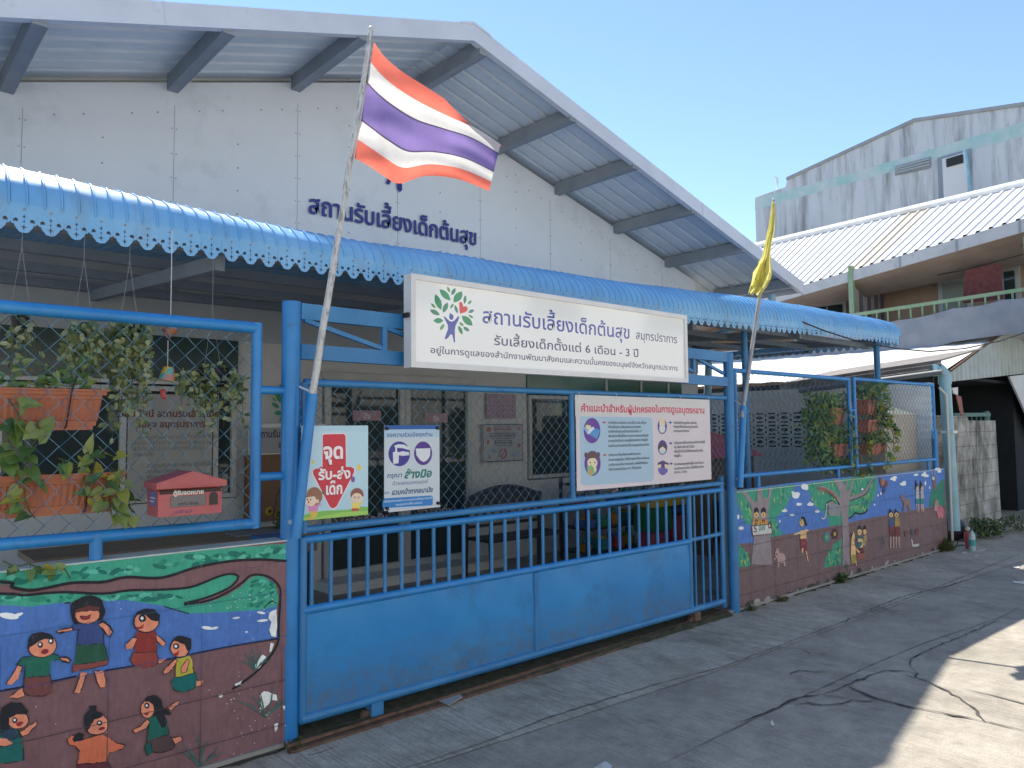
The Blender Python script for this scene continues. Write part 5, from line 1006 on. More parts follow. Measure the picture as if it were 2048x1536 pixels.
hwin((1878, 560), (1942, 545), 4.24, 3.12, 1, 0); hwin((2000, 545), (2040, 530), 4.32, 3.12, 1, 1)
q = MB(); tp = [P(x, y, 'x', 13.0) for x, y in ((1929, 541), (2002, 525), (2007, 598), (1926, 607))]
rows = []
for j in range(7):
    rows.append([tp[0].lerp(tp[1], i/10).lerp(tp[3].lerp(tp[2], i/10), j/6)+V((.03*sin(i*1.3)*j/6, 0, 0)) for i in range(11)])
q.grid(rows); tag(q.build('towel', M('maroon_towel', (.14, .04, .04), (.20, .07, .06), 12, .95)), 'maroon towel drying on a line on the balcony', 'towel')
q = MB(); q.tube([P(1798, 548, 'x', 13.3), P(1840, 556, 'x', 13.2), P(1930, 540, 'x', 13), P(2060, 505, 'x', 12.9)], .008, 5); q.build('clothes_line', m_dark); tag(bpy.data.objects['clothes_line'], 'sagging clothes line on the balcony carrying the maroon towel', 'line')
q = MB(); tt = [P(x, y, 'x', 12.42) for x, y in ((1620, 668), (1740, 652), (1905, 617), (2060, 590), (2300, 545))]; tb_ = [P(x, y, 'x', 12.32) for x, y in ((1620, 775), (1740, 735), (1905, 684), (2060, 662), (2300, 622))]
rows = []
def plerp(l, t): k = min(len(l)-2, int(t*(len(l)-1))); return l[k].lerp(l[k+1], t*(len(l)-1)-k)
for j in range(13): rows.append([plerp(tt, i/60).lerp(plerp(tb_, i/60), j/12)+V((.008*sin(j*.5+i*.35)+.006*sin(i*.9-j*.6), 0, -.03*abs(sin(i*pi/10))*(1-j/12))) for i in range(61)])
q.grid(rows); tag(q.build('balcony_tarpaulin', M('grey_tarpaulin', (.23, .24, .26), (.29, .30, .32), 3, .7)), 'grey blue tarpaulin hung along the balcony railing above the white roof', 'tarpaulin')
fn = thing('wall_fan', 'dark wall fan under the balcony eave', 'fan', tuple(P(1767, 528, 'x', 13.6)))
p = P(1767, 528, 'x', 13.6); q = MB(); q.blob(p, (.1, .17, .17), n=14, m=8); q.build('fan_cage', m_purlin, fn); q = MB(); q.tube([p+V((.05, 0, -.1)), p+V((.1, 0, -.45)), p+V((.35, .0, -.5))], .02, 8); q.build('bracket', m_dark, fn)
q = MB(); q.tube([P(1700, 575, 'x', 13.5), P(1760, 555, 'x', 13.4), P(1860, 530, 'x', 13.2), P(2060, 487, 'x', 12.9)], .007, 5); tag(q.build('wire', m_dark), 'thin dark wire strung under the house eave', 'wire')
# grey stained building behind
gbm, _n, _b = newmat('grey_stained_render')
_s = ramp(_n, noise(_n, 1.0, 9, .72, stretch=(1, 2.3, .22)), [(.47, 0.0), (.70, .85)]); _c = ramp(_n, noise(_n, .35, 6, .6), [(.35, (.46, .50, .55)), (.65, (.54, .58, .62))])
_z = node(_n, 'ShaderNodeSeparateXYZ'); _t = node(_n, 'ShaderNodeTexCoord'); _n.links.new(_t.outputs['Object'], _z.inputs[0])
_c = mix(_n, _s, _c, (.10, .10, .105)); _n.links.new(_c, _b.inputs['Base Color']); _b.inputs['Roughness'].default_value = .9
gy = thing('grey_building', 'tall grey building with black rain streaks and a teal band behind the orange house', 'building', (20, 6, 0))
X_ = 20
prof2 = [P(x, y, 'x', X_) for x, y in ((1510, 396), (1522, 391), (1571, 374), (1574, 361), (1700, 303), (1829, 244), (2048, 212), (2400, 165))]
q = MB(); q.prism([V((X_, prof2[-1].y, 0))]+[V((X_, p.y, p.z)) for p in prof2[::-1]]+[V((X_, prof2[0].y, 0))], (10, 0, 0)); q.build('wall', gbm, gy, smooth=False)
q = MB()
for p0, p1 in zip(prof2[3:], prof2[4:]): q.prism([p0+V((-.05, 0, 0)), p1+V((-.05, 0, 0)), p1+V((-.05, 0, .09)), p0+V((-.05, 0, .09))], (.4, 0, 0))
q.build('roof_edge', m_purlin, gy, smooth=False)
tb = MB(); up_ = [P(x, y, 'x', X_-.004) for x, y in ((1510, 398), (1700, 347), (2048, 243), (2400, 140))]; lo_ = [P(x, y, 'x', X_-.004) for x, y in ((1510, 420), (1700, 366), (2048, 272), (2400, 176))]
tb.grid([up_, lo_]); m_tband, _n, _b = newmat('worn_teal_band'); _c = ramp(_n, noise(_n, 1.5, 8, .7), [(.35, (.26, .48, .48)), (.6, (.46, .54, .56))]); _n.links.new(_c, _b.inputs['Base Color']); tb.build('teal_band', m_tband, gy, smooth=False)
def onx(pts, d, m, nm, mi=0): q = MB(); q.prism([P(x, y, 'x', X_-d-.006) for x, y in pts], (d, 0, 0)); return q.build(nm, m, gy, smooth=False)
onx([(1790, 333), (1861, 313), (1860, 336), (1790, 351)], .03, m_under, 'louvre_window')
q = MB()
for k in range(3): a_, b_ = P(1791, 337+k*4.5, 'x', X_-.06), P(1860, 317.5+k*5.6, 'x', X_-.06); q.bar(a_, b_, .05, .05)
q.build('louvre', M('louvre_blade', (.3, .34, .36)), gy, smooth=False)
onx([(1874, 316), (1942, 296), (1944, 400), (1878, 404)], .02, m_under, 'door_recess')
onx([(1884, 318), (1932, 304), (1936, 400), (1888, 404)], .05, M('white_door', (.6, .62, .64)), 'door')
onx([(1892, 318), (1925, 308), (1926, 325), (1893, 334)], .09, m_dark, 'door_light')
q = MB(); q.tube([P(1930, 300, 'x', X_-.3), P(1943, 398, 'x', X_-.3)], .045, 8); q.build('drain_pipe', m_pvc, gy)
q = MB(); p = P(1555, 378, 'x', X_+.5); q.tube([p, p+V((0, 0, .35)), p+V((0, .12, .4))], .04, 6); q.build('vent_pipe', m_galv, gy)
# black cable across the canopy to the right
q = MB(); pts = [P(1470, 592, 'y', 1.4), P(1500, 600, 'y', .8), P(1560, 626, 'y', .35), P(1650, 662, 'y', .15), P(1720, 684, 'y', .1), P(1800, 698, 'y', .1), P(1860, 703, 'y', .1), P(1930, 697, 'y', 0), P(2000, 682, 'y', -.1), P(2080, 655, 'y', -.2), P(2400, 500, 'y', -.3)]
q.tube(pts, .008, 6); tag(q.build('overhead_cable', m_dark), 'black cable drooping from the canopy towards the carport', 'cable')
# ---------------------------------------------------------------- flags on leaning poles
def flagpole(label, tip, st, sb, y, m, bra):
    t = thing('flagpole', label, 'flagpole', tuple(P(sb[0], sb[1], 'y', y)))
    a, b, c = P(*tip, 'y', y), P(*st, 'y', y), P(*sb, 'y', y); d = (a-b).normalized()
    q = MB(); n = 12; q.tube([b+(a-b)*i/n-d*(.1 if i == 0 else 0)+V((random.gauss(0, .002), 0, 0)) for i in range(n+1)], [.0185-.0065*i/n for i in range(n+1)], 10); q.build('pole', m, t)
    q = MB(); q.blob(a+d*.012, (.014, .014, .016)); q.build('cap', m_alu, t)
    q = MB(); q.tube([c, b], .026, 16); q.build('sleeve', m_blue, t)
    q = MB(); q.tube([P(*bra[0], 'y', .02), P(*bra[1], 'y', y)], .006, 6); p = c.lerp(b, .1); q.tube([p, p+V((.0, -y, 0))], .012, 6); q.build('bracket', m_galv, t)
    return a, b
flagpole('tall leaning peeling white flagpole in a blue sleeve on the left gate post', (742, 62), (625, 788), (591, 1076), -.085, m_white_pole, ((590, 770), (622, 783)))
flagpole('grey leaning flagpole in a blue sleeve on the right gate post', (1547, 402), (1487, 812), (1480, 975), -.07, M('bare_steel_pole', (.30, .29, .30), (.42, .41, .41), 12, .45, .4, dirt=(.2, .17, .15)), ((1467, 800), (1486, 812)))
def spl(pts, t):
    t = t*(len(pts)-1); i = min(int(t), len(pts)-2); f_ = t-i
    g_ = lambda k: pts[max(0, min(len(pts)-1, k))]
    return tuple(.5*(2*b+(c-a)*f_+(2*a-5*b+4*c-d)*f_*f_+(3*b-a-3*c+d)*f_**3) for a, b, c, d in zip(g_(i-1), g_(i), g_(i+1), g_(i+2)))
TOPE = [(748, 84), (768, 112), (800, 140), (850, 172), (905, 207), (958, 233), (1006, 268)]
BOTE = [(709, 316), (735, 330), (765, 350), (798, 367), (850, 352), (915, 358), (978, 382)]
q = MB(); rows = []; nu, nv = 80, 60
for j in range(nv+1):
    v_ = j/nv; r = []
    for i in range(nu+1):
        u_ = i/nu; a, b = spl(TOPE, u_), spl(BOTE, u_)
        fold = max(0, (u_-.62)/.38); vv = v_
        sag = .025*sin(pi*v_)*(1-u_)
        x, y = a[0]+(b[0]-a[0])*vv, a[1]+(b[1]-a[1])*vv+sag*120
        yd = -.10+.05*sin(u_*9+v_*1.6)*u_**.6+.020*sin(u_*23-v_*4)*u_+.014*sin(v_*17+u_*6)*(1-u_)+.007*sin((v_+u_*.55)*34)*max(0, .45-u_)+.005*sin((v_-u_*.3)*26+1)*u_
        if fold > 0 and v_ < .18:                      # top corner folded back behind
            yd += .05*min(1, fold*3)*(1-v_/.18); y += (0.18-v_)*150*min(1, fold*2.2)
        r.append(P(x, y, 'y', yd-.012))
    rows.append(r)
RED, WH, VIO = '#e2503c', '#e4dfd6', '#5a489c'
q.grid(rows, cf=lambda i, j: (.10, .07, .14) if i in (20, 39) else (.85, .20, .14) if (i < 10 or i >= 50) else (.74, .72, .68) if (i < 20 or i >= 40) else (.24, .18, .43))
tag(q.build('national_flag', m_cloth), 'red white and violet striped flag with a folded corner flying from the tall pole', 'flag')
q = MB(); rows = []
for k, (y, xl_, xr_) in enumerate([(404, 1544, 1549), (430, 1541, 1550), (460, 1535, 1549), (490, 1529, 1543), (514, 1524, 1541), (526, 1516, 1542), (545, 1506, 1544), (560, 1504, 1541), (574, 1500, 1534), (588, 1496, 1522)]):
    rows.append([P(xl_+(xr_-xl_)*i/14, y-(3*sin(i*1.1)*(k > 7)), 'y', -.10+(.012+.03*(k > 4))*sin(i*1.35+k*.7)+.03*sin(i*.5+k)*(k > 4)) for i in range(15)])
q.grid(rows, cf=lambda i, j: (.10, .07, .14) if i in (20, 39) else (.80, .75, .28)); tag(q.build('yellow_flag', m_cloth), 'limp yellow flag wrapped around the grey pole', 'flag')
# ---------------------------------------------------------------- letter box on the left fence
MY = -.15
f0, f1, f2, f3 = P(317, 974, 'y', MY), P(443.5, 973, 'y', MY), P(315.5, 1036, 'y', MY), P(444.5, 1025, 'y', MY)
mx0, mx1, mz0, mz1 = (f0.x+f2.x)/2, (f1.x+f3.x)/2, (f2.z+f3.z)/2, (f0.z+f1.z)/2+.004
PK = M('faded_red_paint', (.40, .085, .095), (.47, .125, .13), 6, .5, dirt=(.24, .06, .06), dlo=.58, dhi=.75, dscale=12)
mbx = thing('letter_box', 'faded red gabled letter box with white lettering hung on the left fence', 'letter box', ((mx0+mx1)/2, MY, mz0))
q = MB(); q.box((mx0, MY, mz0), (mx1, .0, mz1-.016)); q.box((mx0, MY+.03, mz1-.016), (mx1, .0, mz1+.004)); q.build('body', PK, mbx, smooth=False, bevel=.002)
q = MB(); ap_ = P(382, 942, 'y', MY).z; mc = (mx0+mx1)/2
q.prism([(mx0-.012, MY-.018, mz1-.006), (mx1+.012, MY-.018, mz1-.006), (mx1+.012, MY-.018, mz1+.018), (mc, MY-.018, ap_), (mx0-.012, MY-.018, mz1+.018)], (0, .175, 0)); q.build('roof', PK, mbx, smooth=False)
q = MB(); q.prism([(mx0-.002, MY-.021, mz1+.002), (mx1+.002, MY-.021, mz1+.002), (mx1+.002, MY-.021, mz1+.014), (mc, MY-.021, ap_-.01), (mx0-.002, MY-.021, mz1+.014)], (0, .004, 0)); q.build('gable_plate', PK, mbx, smooth=False)
w_ = mx1-mx0; h_ = mz1-mz0
S = Print((0, MY, 0), (1, 0, 0), (0, 0, 1), (0, -1, 0), .0003)
S.rect(mx0+.004, mz1-.03, mx1-.004, mz1-.016, (.02, .012, .014)); S.rect(mx0+w_*.18, mz0+h_*.30, mx0+w_*.74, mz0+h_*.68, (.10, .085, .095)); S.rect(mx0+w_*.19, mz0+h_*.315, mx0+w_*.73, mz0+h_*.67, (.17, .15, .16))
S.rect(mx0+w_*.79, mz0+h_*.30, mx0+w_*.93, mz0+h_*.60, (.03, .025, .028)); S.ell(mx0+w_*.86, mz0+h_*.60, w_*.07, h_*.15, (.03, .025, .028), 0, 16)
S.text('ตู้รับจดหมาย', mx0+w_*.22, mz0+h_*.715, h_*.19, (.75, .75, .74), mx0+w_*.70, .03); S.text('อยู่เย็น เป็นสุข', mx0+w_*.30, mz0+h_*.36, h_*.13, (.04, .04, .07), mx0+w_*.62, .01); S.text('1177 ม.7', mx0+w_*.22, mz0+h_*.09, h_*.14, (.10, .07, .22), mx0+w_*.52, .02)
S.build('lettering', m_print, mbx, smooth=False)
S = Print((mx0, 0, 0), (0, -1, 0), (0, 0, 1), (-1, 0, 0), .0004)
S.rect(.04, mz0+.045, .12, mz0+.105, (.14, .17, .36)); S.rect(.045, mz0+.075, .115, mz0+.08, (.6, .6, .65)); S.rect(.045, mz0+.06, .1, mz0+.066, (.6, .6, .65)); S.build('side_sticker', m_print, mbx, smooth=False)
# ---------------------------------------------------------------- terracotta planters and plants
TER, TER2 = (.42, .145, .075), (.36, .12, .065)
m_terra = M('terracotta_plastic', TER2, TER, 8, .6, dirt=(.2, .1, .07), dlo=.6, dhi=.8, dscale=9)
def planter(label, x0, x1, z0, z1, y0, group, d=.19):
    t = thing('planter_box', label, 'planter', ((x0+x1)/2, y0, z0), group); h = z1-z0; s_ = h*.22
    q = MB(); n = max(6, int((x1-x0-2*s_)/.022)); rows = []
    for zz_, k in ((z0+h*.10, .3), (z0+h*.22, .25), (z0+h*.24, .2), (z0+h*.74, .03), (z0+h*.76, .0), (z0+h*.86, .0)):
        a, b = x0+s_*.4+s_*.9*k*2, x1-s_*.4-s_*.9*k*2; fl = .006 if z0+h*.23 < zz_ < z0+h*.75 else 0
        rows.append([(a+(b-a)*i/(2*n), y0+.05*k+.012-(fl if i % 2 else 0), zz_) for i in range(2*n+1)]+[(b, y0+d-.05*k-.012, zz_), (a, y0+d-.05*k-.012, zz_), (a, y0+.05*k+.012, zz_)])
    q.grid(rows); q.build('body', m_terra, t, smooth=False)
    q = MB(); q.box((x0, y0, z1-h*.14), (x1, y0+d, z1-.004)); q.box((x0-.008, y0-.008, z1-.008), (x1+.008, y0+d+.008, z1)); q.build('rim', m_terra, t, smooth=False)
    q = MB(); q.box((x0+s_*1.2, y0+.03, z0), (x1-s_*1.2, y0+d-.03, z0+h*.11)); q.build('base', m_terra, t, smooth=False)
    for x in (x1-.07-(x1-x0)*.08, x0+.07): q = MB(); q.tube([(x+.02, y0-.006, z1+.06), (x, y0-.01, z1-.01), (x-.014, y0+.004, z0+h*.1), (x-.014, y0+.06, z0-.003)], .0035, 5); q.build('strap', m_dark, t)
    q = MB(); q.box((x0+.02, y0+.02, z1), (x1-.02, y0+d-.02, z1+.004)); q.build('soil', m_moss, t, smooth=False)
    return t
GP = 'terracotta planter boxes hung on the fence'
planter('long terracotta planter box high on the left fence under the hanging plants', -1.62, -.815, 1.515, 1.685, .07, GP)
planter('long terracotta planter box low on the left fence beside the letter box', -1.55, -.737, 1.165, 1.335, .07, GP)
planter('terracotta planter box at the upper left of the far fence cluster', 5.74, 6.06, 1.5, 1.68, .07, GP); planter('terracotta planter box at the lower left of the far fence cluster', 5.78, 6.08, 1.165, 1.325, .07, GP)
planter('small terracotta planter box topmost beside the far blue canopy post', 6.60, 6.84, 1.62, 1.78, .07, GP); planter('terracotta planter box in the middle of three beside the far blue canopy post', 6.58, 6.90, 1.42, 1.565, .07, GP); planter('terracotta planter box lowest of three beside the far blue canopy post', 6.66, 7.02, 1.185, 1.31, .07, GP)
LG = [(.13, .24, .07), (.18, .31, .09), (.09, .18, .06), (.25, .36, .11), (.33, .40, .14), (.36, .39, .08)]
def rv(): return V((random.gauss(0, 1), random.gauss(0, 1), random.gauss(0, 1))).normalized()
def pothos(label, vines, size, n, cat='plant', ylw=.1, bush=None):
    lf = MB(); st = MB()
    t = thing('pothos_plant', label, cat, tuple(V(vines[0][0])))
    for pl in vines:
        pl = [V(p) for p in pl]; st.tube(pl, .0028, 5, (.12, .17, .05)); L = sum((b-a).length for a, b in zip(pl, pl[1:])); m = max(3, int(L*n*1.5))
        for k in range(m):
            s_ = (k+random.random())/m*L
            for a, b in zip(pl, pl[1:]):
                l = (b-a).length
                if s_ <= l: p = a.lerp(b, s_/l); break
                s_ -= l
            d = V((random.gauss(0, .8), -abs(random.gauss(.5, .4)), random.gauss(-.3, .5))).normalized(); pp = p+d*random.uniform(.01, .035)
            st.tube([p, pp], .0016, 3, (.16, .22, .07), cap=False)
            c = (.42, .36, .05) if random.random() < ylw else random.choice(LG); lf.leaf(pp, d, V((random.gauss(0, .4), -.8, .6)), size*random.uniform(.6, 1.15), size*random.uniform(.5, .8), c, 1)
    for (x0, x1, y0, y1, z0, z1, cnt) in (bush or []):
        for k in range(cnt):
            p = V((random.uniform(x0, x1), random.uniform(y0, y1), random.uniform(z0, z1))); d = (rv()+V((0, -.5, .2))).normalized()
            c = (.42, .38, .06) if random.random() < ylw else random.choice(LG); lf.leaf(p, d, V((random.gauss(0, .5), -.7, .7)), size*random.uniform(.5, 1), size*random.uniform(.35, .6), c, random.random() < .5)
    lf.build('foliage', m_leaf, t, smooth=False); st.build('stems', m_leaf, t)
random.seed(21)
F0 = lambda cx, cy, y=.045: P(cx*600/2048, 700+cy*600/2048, 'y', y)
pothos('leafy pothos trailing from the low left planter across the mesh', [[F0(420, 830, .12), F0(560, 760), F0(640, 720), F0(700, 690), F0(800, 740)], [F0(600, 800, .1), F0(560, 900), F0(600, 970), F0(660, 1000), F0(740, 1050)], [F0(760, 800, .1), F0(820, 900), F0(790, 1040), F0(800, 1150)], [F0(840, 1000), F0(880, 1070), F0(920, 1110)], [F0(250, 830, .1), F0(160, 900), F0(170, 1010), F0(200, 1100), F0(240, 1150)], [F0(660, 850, .1), F0(720, 890), F0(740, 1000), F0(760, 1110)], [F0(400, 740), F0(470, 760), F0(500, 780)]], .075, 24, ylw=.08)
pothos('large leaved pothos between the two left planters', [[F0(60, 330), F0(130, 450), F0(150, 560), F0(130, 680), F0(200, 760), F0(130, 820)], [F0(250, 480), F0(280, 580), F0(210, 660), F0(100, 780)], [F0(-40, 500), F0(40, 520), F0(60, 640), F0(20, 800)]], .095, 20, ylw=.04)
pothos('thin pothos shoot lying over the left mural coping', [[F0(20, 1440, -.02), F0(110, 1480, -.03), F0(200, 1460, -.03), F0(310, 1500, -.03), F0(440, 1490, -.03), F0(480, 1560, -.03)]], .055, 22, ylw=.05)
pothos('low green plants growing in the high left planter', [[(-1.5, .16, 1.69), (-1.2, .14, 1.72), (-.95, .14, 1.70)]], .06, 18, bush=[(-1.55, -.85, .08, .25, 1.69, 1.80, 130)], ylw=.02)
def hang(label, x, zt_, zb_, w, n, y=.25, kind=0, hook=None):
    t = thing('hanging_plant', label, 'hanging plant', (x, y, zt_), 'plants hanging from the canopy edge'); lf = MB(); st = MB(); H_ = zt_-zb_
    strands = [(x+random.gauss(0, w*.30), y+random.gauss(0, w*.30), random.uniform(.25, 1)) for i in range(26)]
    for sx_, sy_, ln_ in strands: st.tube([(x+(sx_-x)*.3, y, zt_-.02), (sx_, sy_, zt_-.07), (sx_+random.gauss(0, .015), sy_, zt_-.07-(H_-.07)*ln_)], .0014, 3, (.10, .13, .05), cap=False)
    for k in range(n):
        sx_, sy_, ln_ = random.choice(strands); u_ = random.random()**1.25
        if random.random() < .38: a = random.uniform(0, 2*pi); r = w*.5*math.sqrt(random.random()); p = V((x+r*cos(a), y+r*sin(a), zt_-.01-.13*random.random()-.25*r))
        else: p = V((sx_, sy_, zt_-.07-(H_-.07)*ln_*u_))+rv()*.022
        c = random.choice([(.22, .30, .13), (.30, .38, .18), (.38, .44, .23), (.48, .52, .29), (.16, .22, .10)])
        lf.leaf(p, (rv()+V((0, -.3, -.35))).normalized(), V((0, -1, .4))+rv()*.5, random.uniform(.026, .046), random.uniform(.018, .026), c)
    lf.build('foliage', m_leaf, t, smooth=False); st.build('stems', m_leaf, t)
    q = MB(); q.lathe([(w*.16, 0), (w*.28, .01), (w*.34, .09), (w*.36, .09), (w*.30, .085), (w*.24, .03), (0, .03)], (x, y, zt_-.13), 16); q.build('pot', m_dark, t)
    q = MB()
    for dx in (-.04, .04): q.tube([(x+dx, y, zt_-.04), (x, y+.01, zt_+.26), (x, y+.01, 2.48)], .0009, 4)
    q.build('hanger', m_purlin, t)
hang('hoya with small oval leaves hanging behind the mesh near the high planter', P(166, 660, 'y', .25).x, 2.01, 1.66, .13, 460)
hang('largest hoya hanging in long strands beside the high planter', P(258, 660, 'y', .25).x, 2.03, 1.47, .165, 900)
hang('round hoya around a dark pot hanging left of the gate', P(425, 740, 'y', .25).x, 1.85, 1.50, .25, 560)
hang('sparse grassy plant hanging at the left edge of the fence', P(40, 660, 'y', .25).x, 2.03, 1.76, .10, 60)
# strung cups
def cup(label, px_, py_, r, cols, tilt, zs, y=.2, flip=0):
    p = P(px_, py_, 'y', y); t = thing('hanging_cup', label, 'mobile', tuple(p), 'painted cups hanging on strings'); q = MB()
    n = 18; rows = []
    Rm = Matrix.Rotation(tilt, 3, 'Y')
    for k, (rr, z) in enumerate(((0, r*.9), (r*.62, r*.9), (r*.68, r*.7), (r*.85, -.1*r), (r*1.0, -r*.8), (r*1.02, -r*.9), (r*.9, -r*.85), (r*.5, r*.7))): rows.append([p+Rm @ V((rr*cos(2*pi*i/n), rr*sin(2*pi*i/n), z)) for i in range(n+1)])
    q.grid(rows, cf=lambda i, j: cols[(j//3+i) % len(cols)]); q.build('cup', m_plastic, t)
    s = MB(); s.tube([p+V((0, 0, r*.9)), V((p.x, p.y, zs))], .0018, 4); s.build('string', m_galv, t)
cup('orange and blue tipped cup hanging just under the left top rail', 341, 662, .028, [(.5, .17, .05), (.5, .17, .05), (.12, .28, .45)], 1.0, 2.45)
cup('rainbow striped cup hanging on a string left of the round hoya', 335, 748, .036, [(.55, .25, .06), (.5, .38, .07), (.12, .40, .33), (.5, .2, .2)], .15, 1.93)
p = P(326, 787, 'y', .2); q = MB(); q.blob(p, (.014, .014, .022), (.55, .05, .03), n=10, m=7); q.blob(p+V((.006, 0, -.012)), (.012, .012, .014), (.5, .04, .03)); tag(q.build('red_ornament', m_plastic), 'small red ornament hanging below the rainbow cup', 'ornament')
# plants of the far fence
random.seed(5)
pothos('dense green plant filling the far fence around two planters', [[(5.85, .12, 1.68), (5.7, .08, 1.5), (5.6, .1, 1.3)], [(6.0, .05, 1.68), (6.02, 0, 1.5), (5.98, .0, 1.2), (6.1, -.02, .98)]], .075, 30, bush=[(5.52, 6.10, .05, .30, 1.62, 1.82, 420), (5.50, 5.78, .05, .30, 1.15, 1.65, 560), (5.72, 6.1, .05, .25, 1.32, 1.50, 300), (5.62, 6.05, .05, .2, 1.05, 1.18, 180)], ylw=.03)
pothos('yellow green pothos on the three planters by the far canopy post', [[(6.75, .1, 1.78), (7.0, .06, 1.62), (7.12, .04, 1.4), (7.1, .04, 1.2)], [(6.8, .08, 1.56), (7.0, .02, 1.5), (7.18, .02, 1.42)], [(6.95, .06, 1.3), (6.9, .02, 1.15), (6.85, .02, 1.05)], [(6.45, .04, 1.4), (6.4, .03, 1.2), (6.42, .03, 1.02)]], .085, 34, bush=[(6.58, 7.15, .05, .28, 1.76, 1.95, 300), (6.75, 7.18, .04, .2, 1.5, 1.75, 220), (6.62, 7.1, .05, .2, 1.3, 1.42, 160)], ylw=.25)
# ---------------------------------------------------------------- porch contents, seen through mesh and bars
m_wood = M('brown_laminate', (.14, .065, .035), (.19, .095, .05), 4, .5, stretch=(1, 1, .2)); m_top = M('table_top_wood', (.20, .14, .095), (.27, .20, .14), 6, .5, stretch=(.2, 2, 2)); m_iron = M('black_bench_iron', (.03, .032, .042), (.05, .052, .065), 10, .45)
q = MB(); q.box((-3.3, YW-.012, 2.3), (7.85, YW-.001, 2.96)); q.build('canopy_shade_panel', M('canopy_shade_grey', (.40, .44, .47), (.46, .50, .53), 2, .7), bld, smooth=False)  # grey strip darkens the wall for the shade under the canopy
q = MB(); q.box((-1.6, YW-.016, 1.93), (.95, YW-.001, 2.299)); q.build('dark_transom', M('dark_glass_film', (.035, .06, .058), (.05, .08, .075), 2, .2), bld, smooth=False)
def poster(name, label, cat, x0, x1, z0, z1, bgc, y=YW-.035, th=.004):
    S = Paint((0, y, 0), (1, 0, 0), (0, 0, 1), (0, -1, 0), .0003); S.rect(x0, z0, x1, z1, bgc); q = S; q.box((x0, y, z0), (x1, y+th, z1), bgc)
    return S
S = poster('n', '', '', .06, .725, .97, 1.815, (.42, .41, .39)); cx = .39
S.text('วิสัยทัศน์ สถานรับเลี้ยงเด็ก', cx, 1.63, .075, (.16, .03, .04), align=1, bold=.03); S.text('ต้นสุข สมุทรปราการ', cx, 1.545, .07, (.16, .03, .04), align=1, bold=.03)
for i, (t_, x) in enumerate((('มุ่งส่งเสริมพัฒนาการเด็กเล็กให้เติบโต', .13), ('สมวัย ทั้งร่างกาย อารมณ์ สังคม และ', .10), ('สติปัญญา ในบรรยากาศที่อบอุ่น', .10), ('ปลอดภัย', .10), ('', .1), ('1. สร้างเสริมสุขภาพอนามัยให้เด็ก', .16), ('ทุกคนแข็งแรง', .2), ('2. พัฒนาการเรียนรู้ผ่านการเล่น', .16), ('ตามวัยของเด็ก', .2), ('3. เสริมสร้างความร่วมมือผู้ปกครอง', .16))): S.text(t_, x, 1.45-.046*i, .045, (.17, .17, .19), bold=.0)
tag(S.build('notice_poster', m_print, smooth=False), 'tall white notice in the left window under a red ornament', 'notice')
q = thing('reception_board', 'grey nursery reception board with leafy logo standing beside the left window', 'sign board', (1.3, YW-.1, .7))
S = Paint((0, YW-.16, 0), (1, 0, 0), (0, 0, 1), (0, -1, 0), .0003); S.rect(1.0, 1.31, 1.72, 1.56, (.34, .34, .35)); S.rect(1.0, 1.535, 1.72, 1.57, (.75, .75, .74)); S.text('สถานรับเลี้ยงเด็กต้นสุข', 1.06, 1.45, .085, (.05, .05, .09), 1.68, .025); S.text('สมุทรปราการ', 1.26, 1.36, .075, (.05, .05, .09), 1.6, .025)
S.k = 2; logo(S, lambda x, y: (1.36+(x-750)*.00032, 1.72-(y-800)*.00034)); S.build('board_face', m_print, q, smooth=False)
b = MB(); b.box((.98, YW-.159, .72), (1.74, YW-.1, 1.3)); b.build('cabinet', m_wood, q, smooth=False); b = MB(); b.box((1.0, YW-.159, 1.3), (1.72, YW-.13, 1.57)); b.build('panel', m_wallin, q, smooth=False)
t = thing('long_table', 'long wooden topped table along the porch behind the left fence', 'table', (.2, 2.1, 0))
q = MB(); q.box((-.75, 1.95, .69), (1.15, 2.5, .73)); q.build('top', m_top, t, smooth=False)
q = MB(); q.box((-.74, 1.96, .58), (1.14, 1.98, .69)); q.build('apron_board', m_top, t, smooth=False)
for x in (-.7, 1.1):
    for y in (2.0, 2.45): q = MB(); q.box((x-.02, y-.02, .03), (x+.02, y+.02, .58)); q.build('leg', m_iron, t, smooth=False)
q = MB(); q.box((.55, 2.05, .731), (.95, 2.3, .74)); tag(q.build('folder', M('grey_folder', (.25, .27, .30)), smooth=False), 'thin grey folder lying on the long table', 'folder')
t = thing('rattan_chair', 'dark woven chair with rounded back pushed up to the long table', 'chair', (.45, 1.7, 0)); m_rat = M('dark_rattan', (.05, .045, .04), (.10, .09, .08), 40, .8, bmp=.6, bscale=80)
q = MB(); rows = []
for k, z in enumerate((.42, .56, .68, .72)): rows.append([(.45-.27*cos(pi*i/14)*(1 if k < 3 else .9), 1.72-.16*sin(pi*i/14)-.03*k/3, z-(0 if k < 2 else .03*abs(cos(pi*i/14))**2)) for i in range(15)])
q.grid(rows); q.build('backrest', m_rat, t); q = MB(); q.tube(rows[3], .014, 8); q.build('top_rail', m_rat, t)
q = MB(); q.box((.2, 1.66, .40), (.7, 2.08, .44)); q.build('seat', m_rat, t, smooth=False)
for x in (.24, .66):
    for y in (1.7, 2.04): q = MB(); q.tube([(x, y, .03), (x, y, .4)], .016, 8); q.build('leg', m_rat, t)
fv = thing('flower_basket', 'basket of yellow sunflowers with a tall handle on the long table', 'flowers', (1.02, 2.2, .73)); q = MB(); random.seed(2)
for i in range(9): p = V((1.02+random.gauss(0, .05), 2.15+random.gauss(0, .05), .90+random.gauss(0, .04))); q.blob(p, (.035, .012, .035), (.50, .33, .04), n=10, m=6); q.blob(p+V((0, -.01, 0)), (.014, .01, .014), (.05, .025, .01), n=8, m=5)
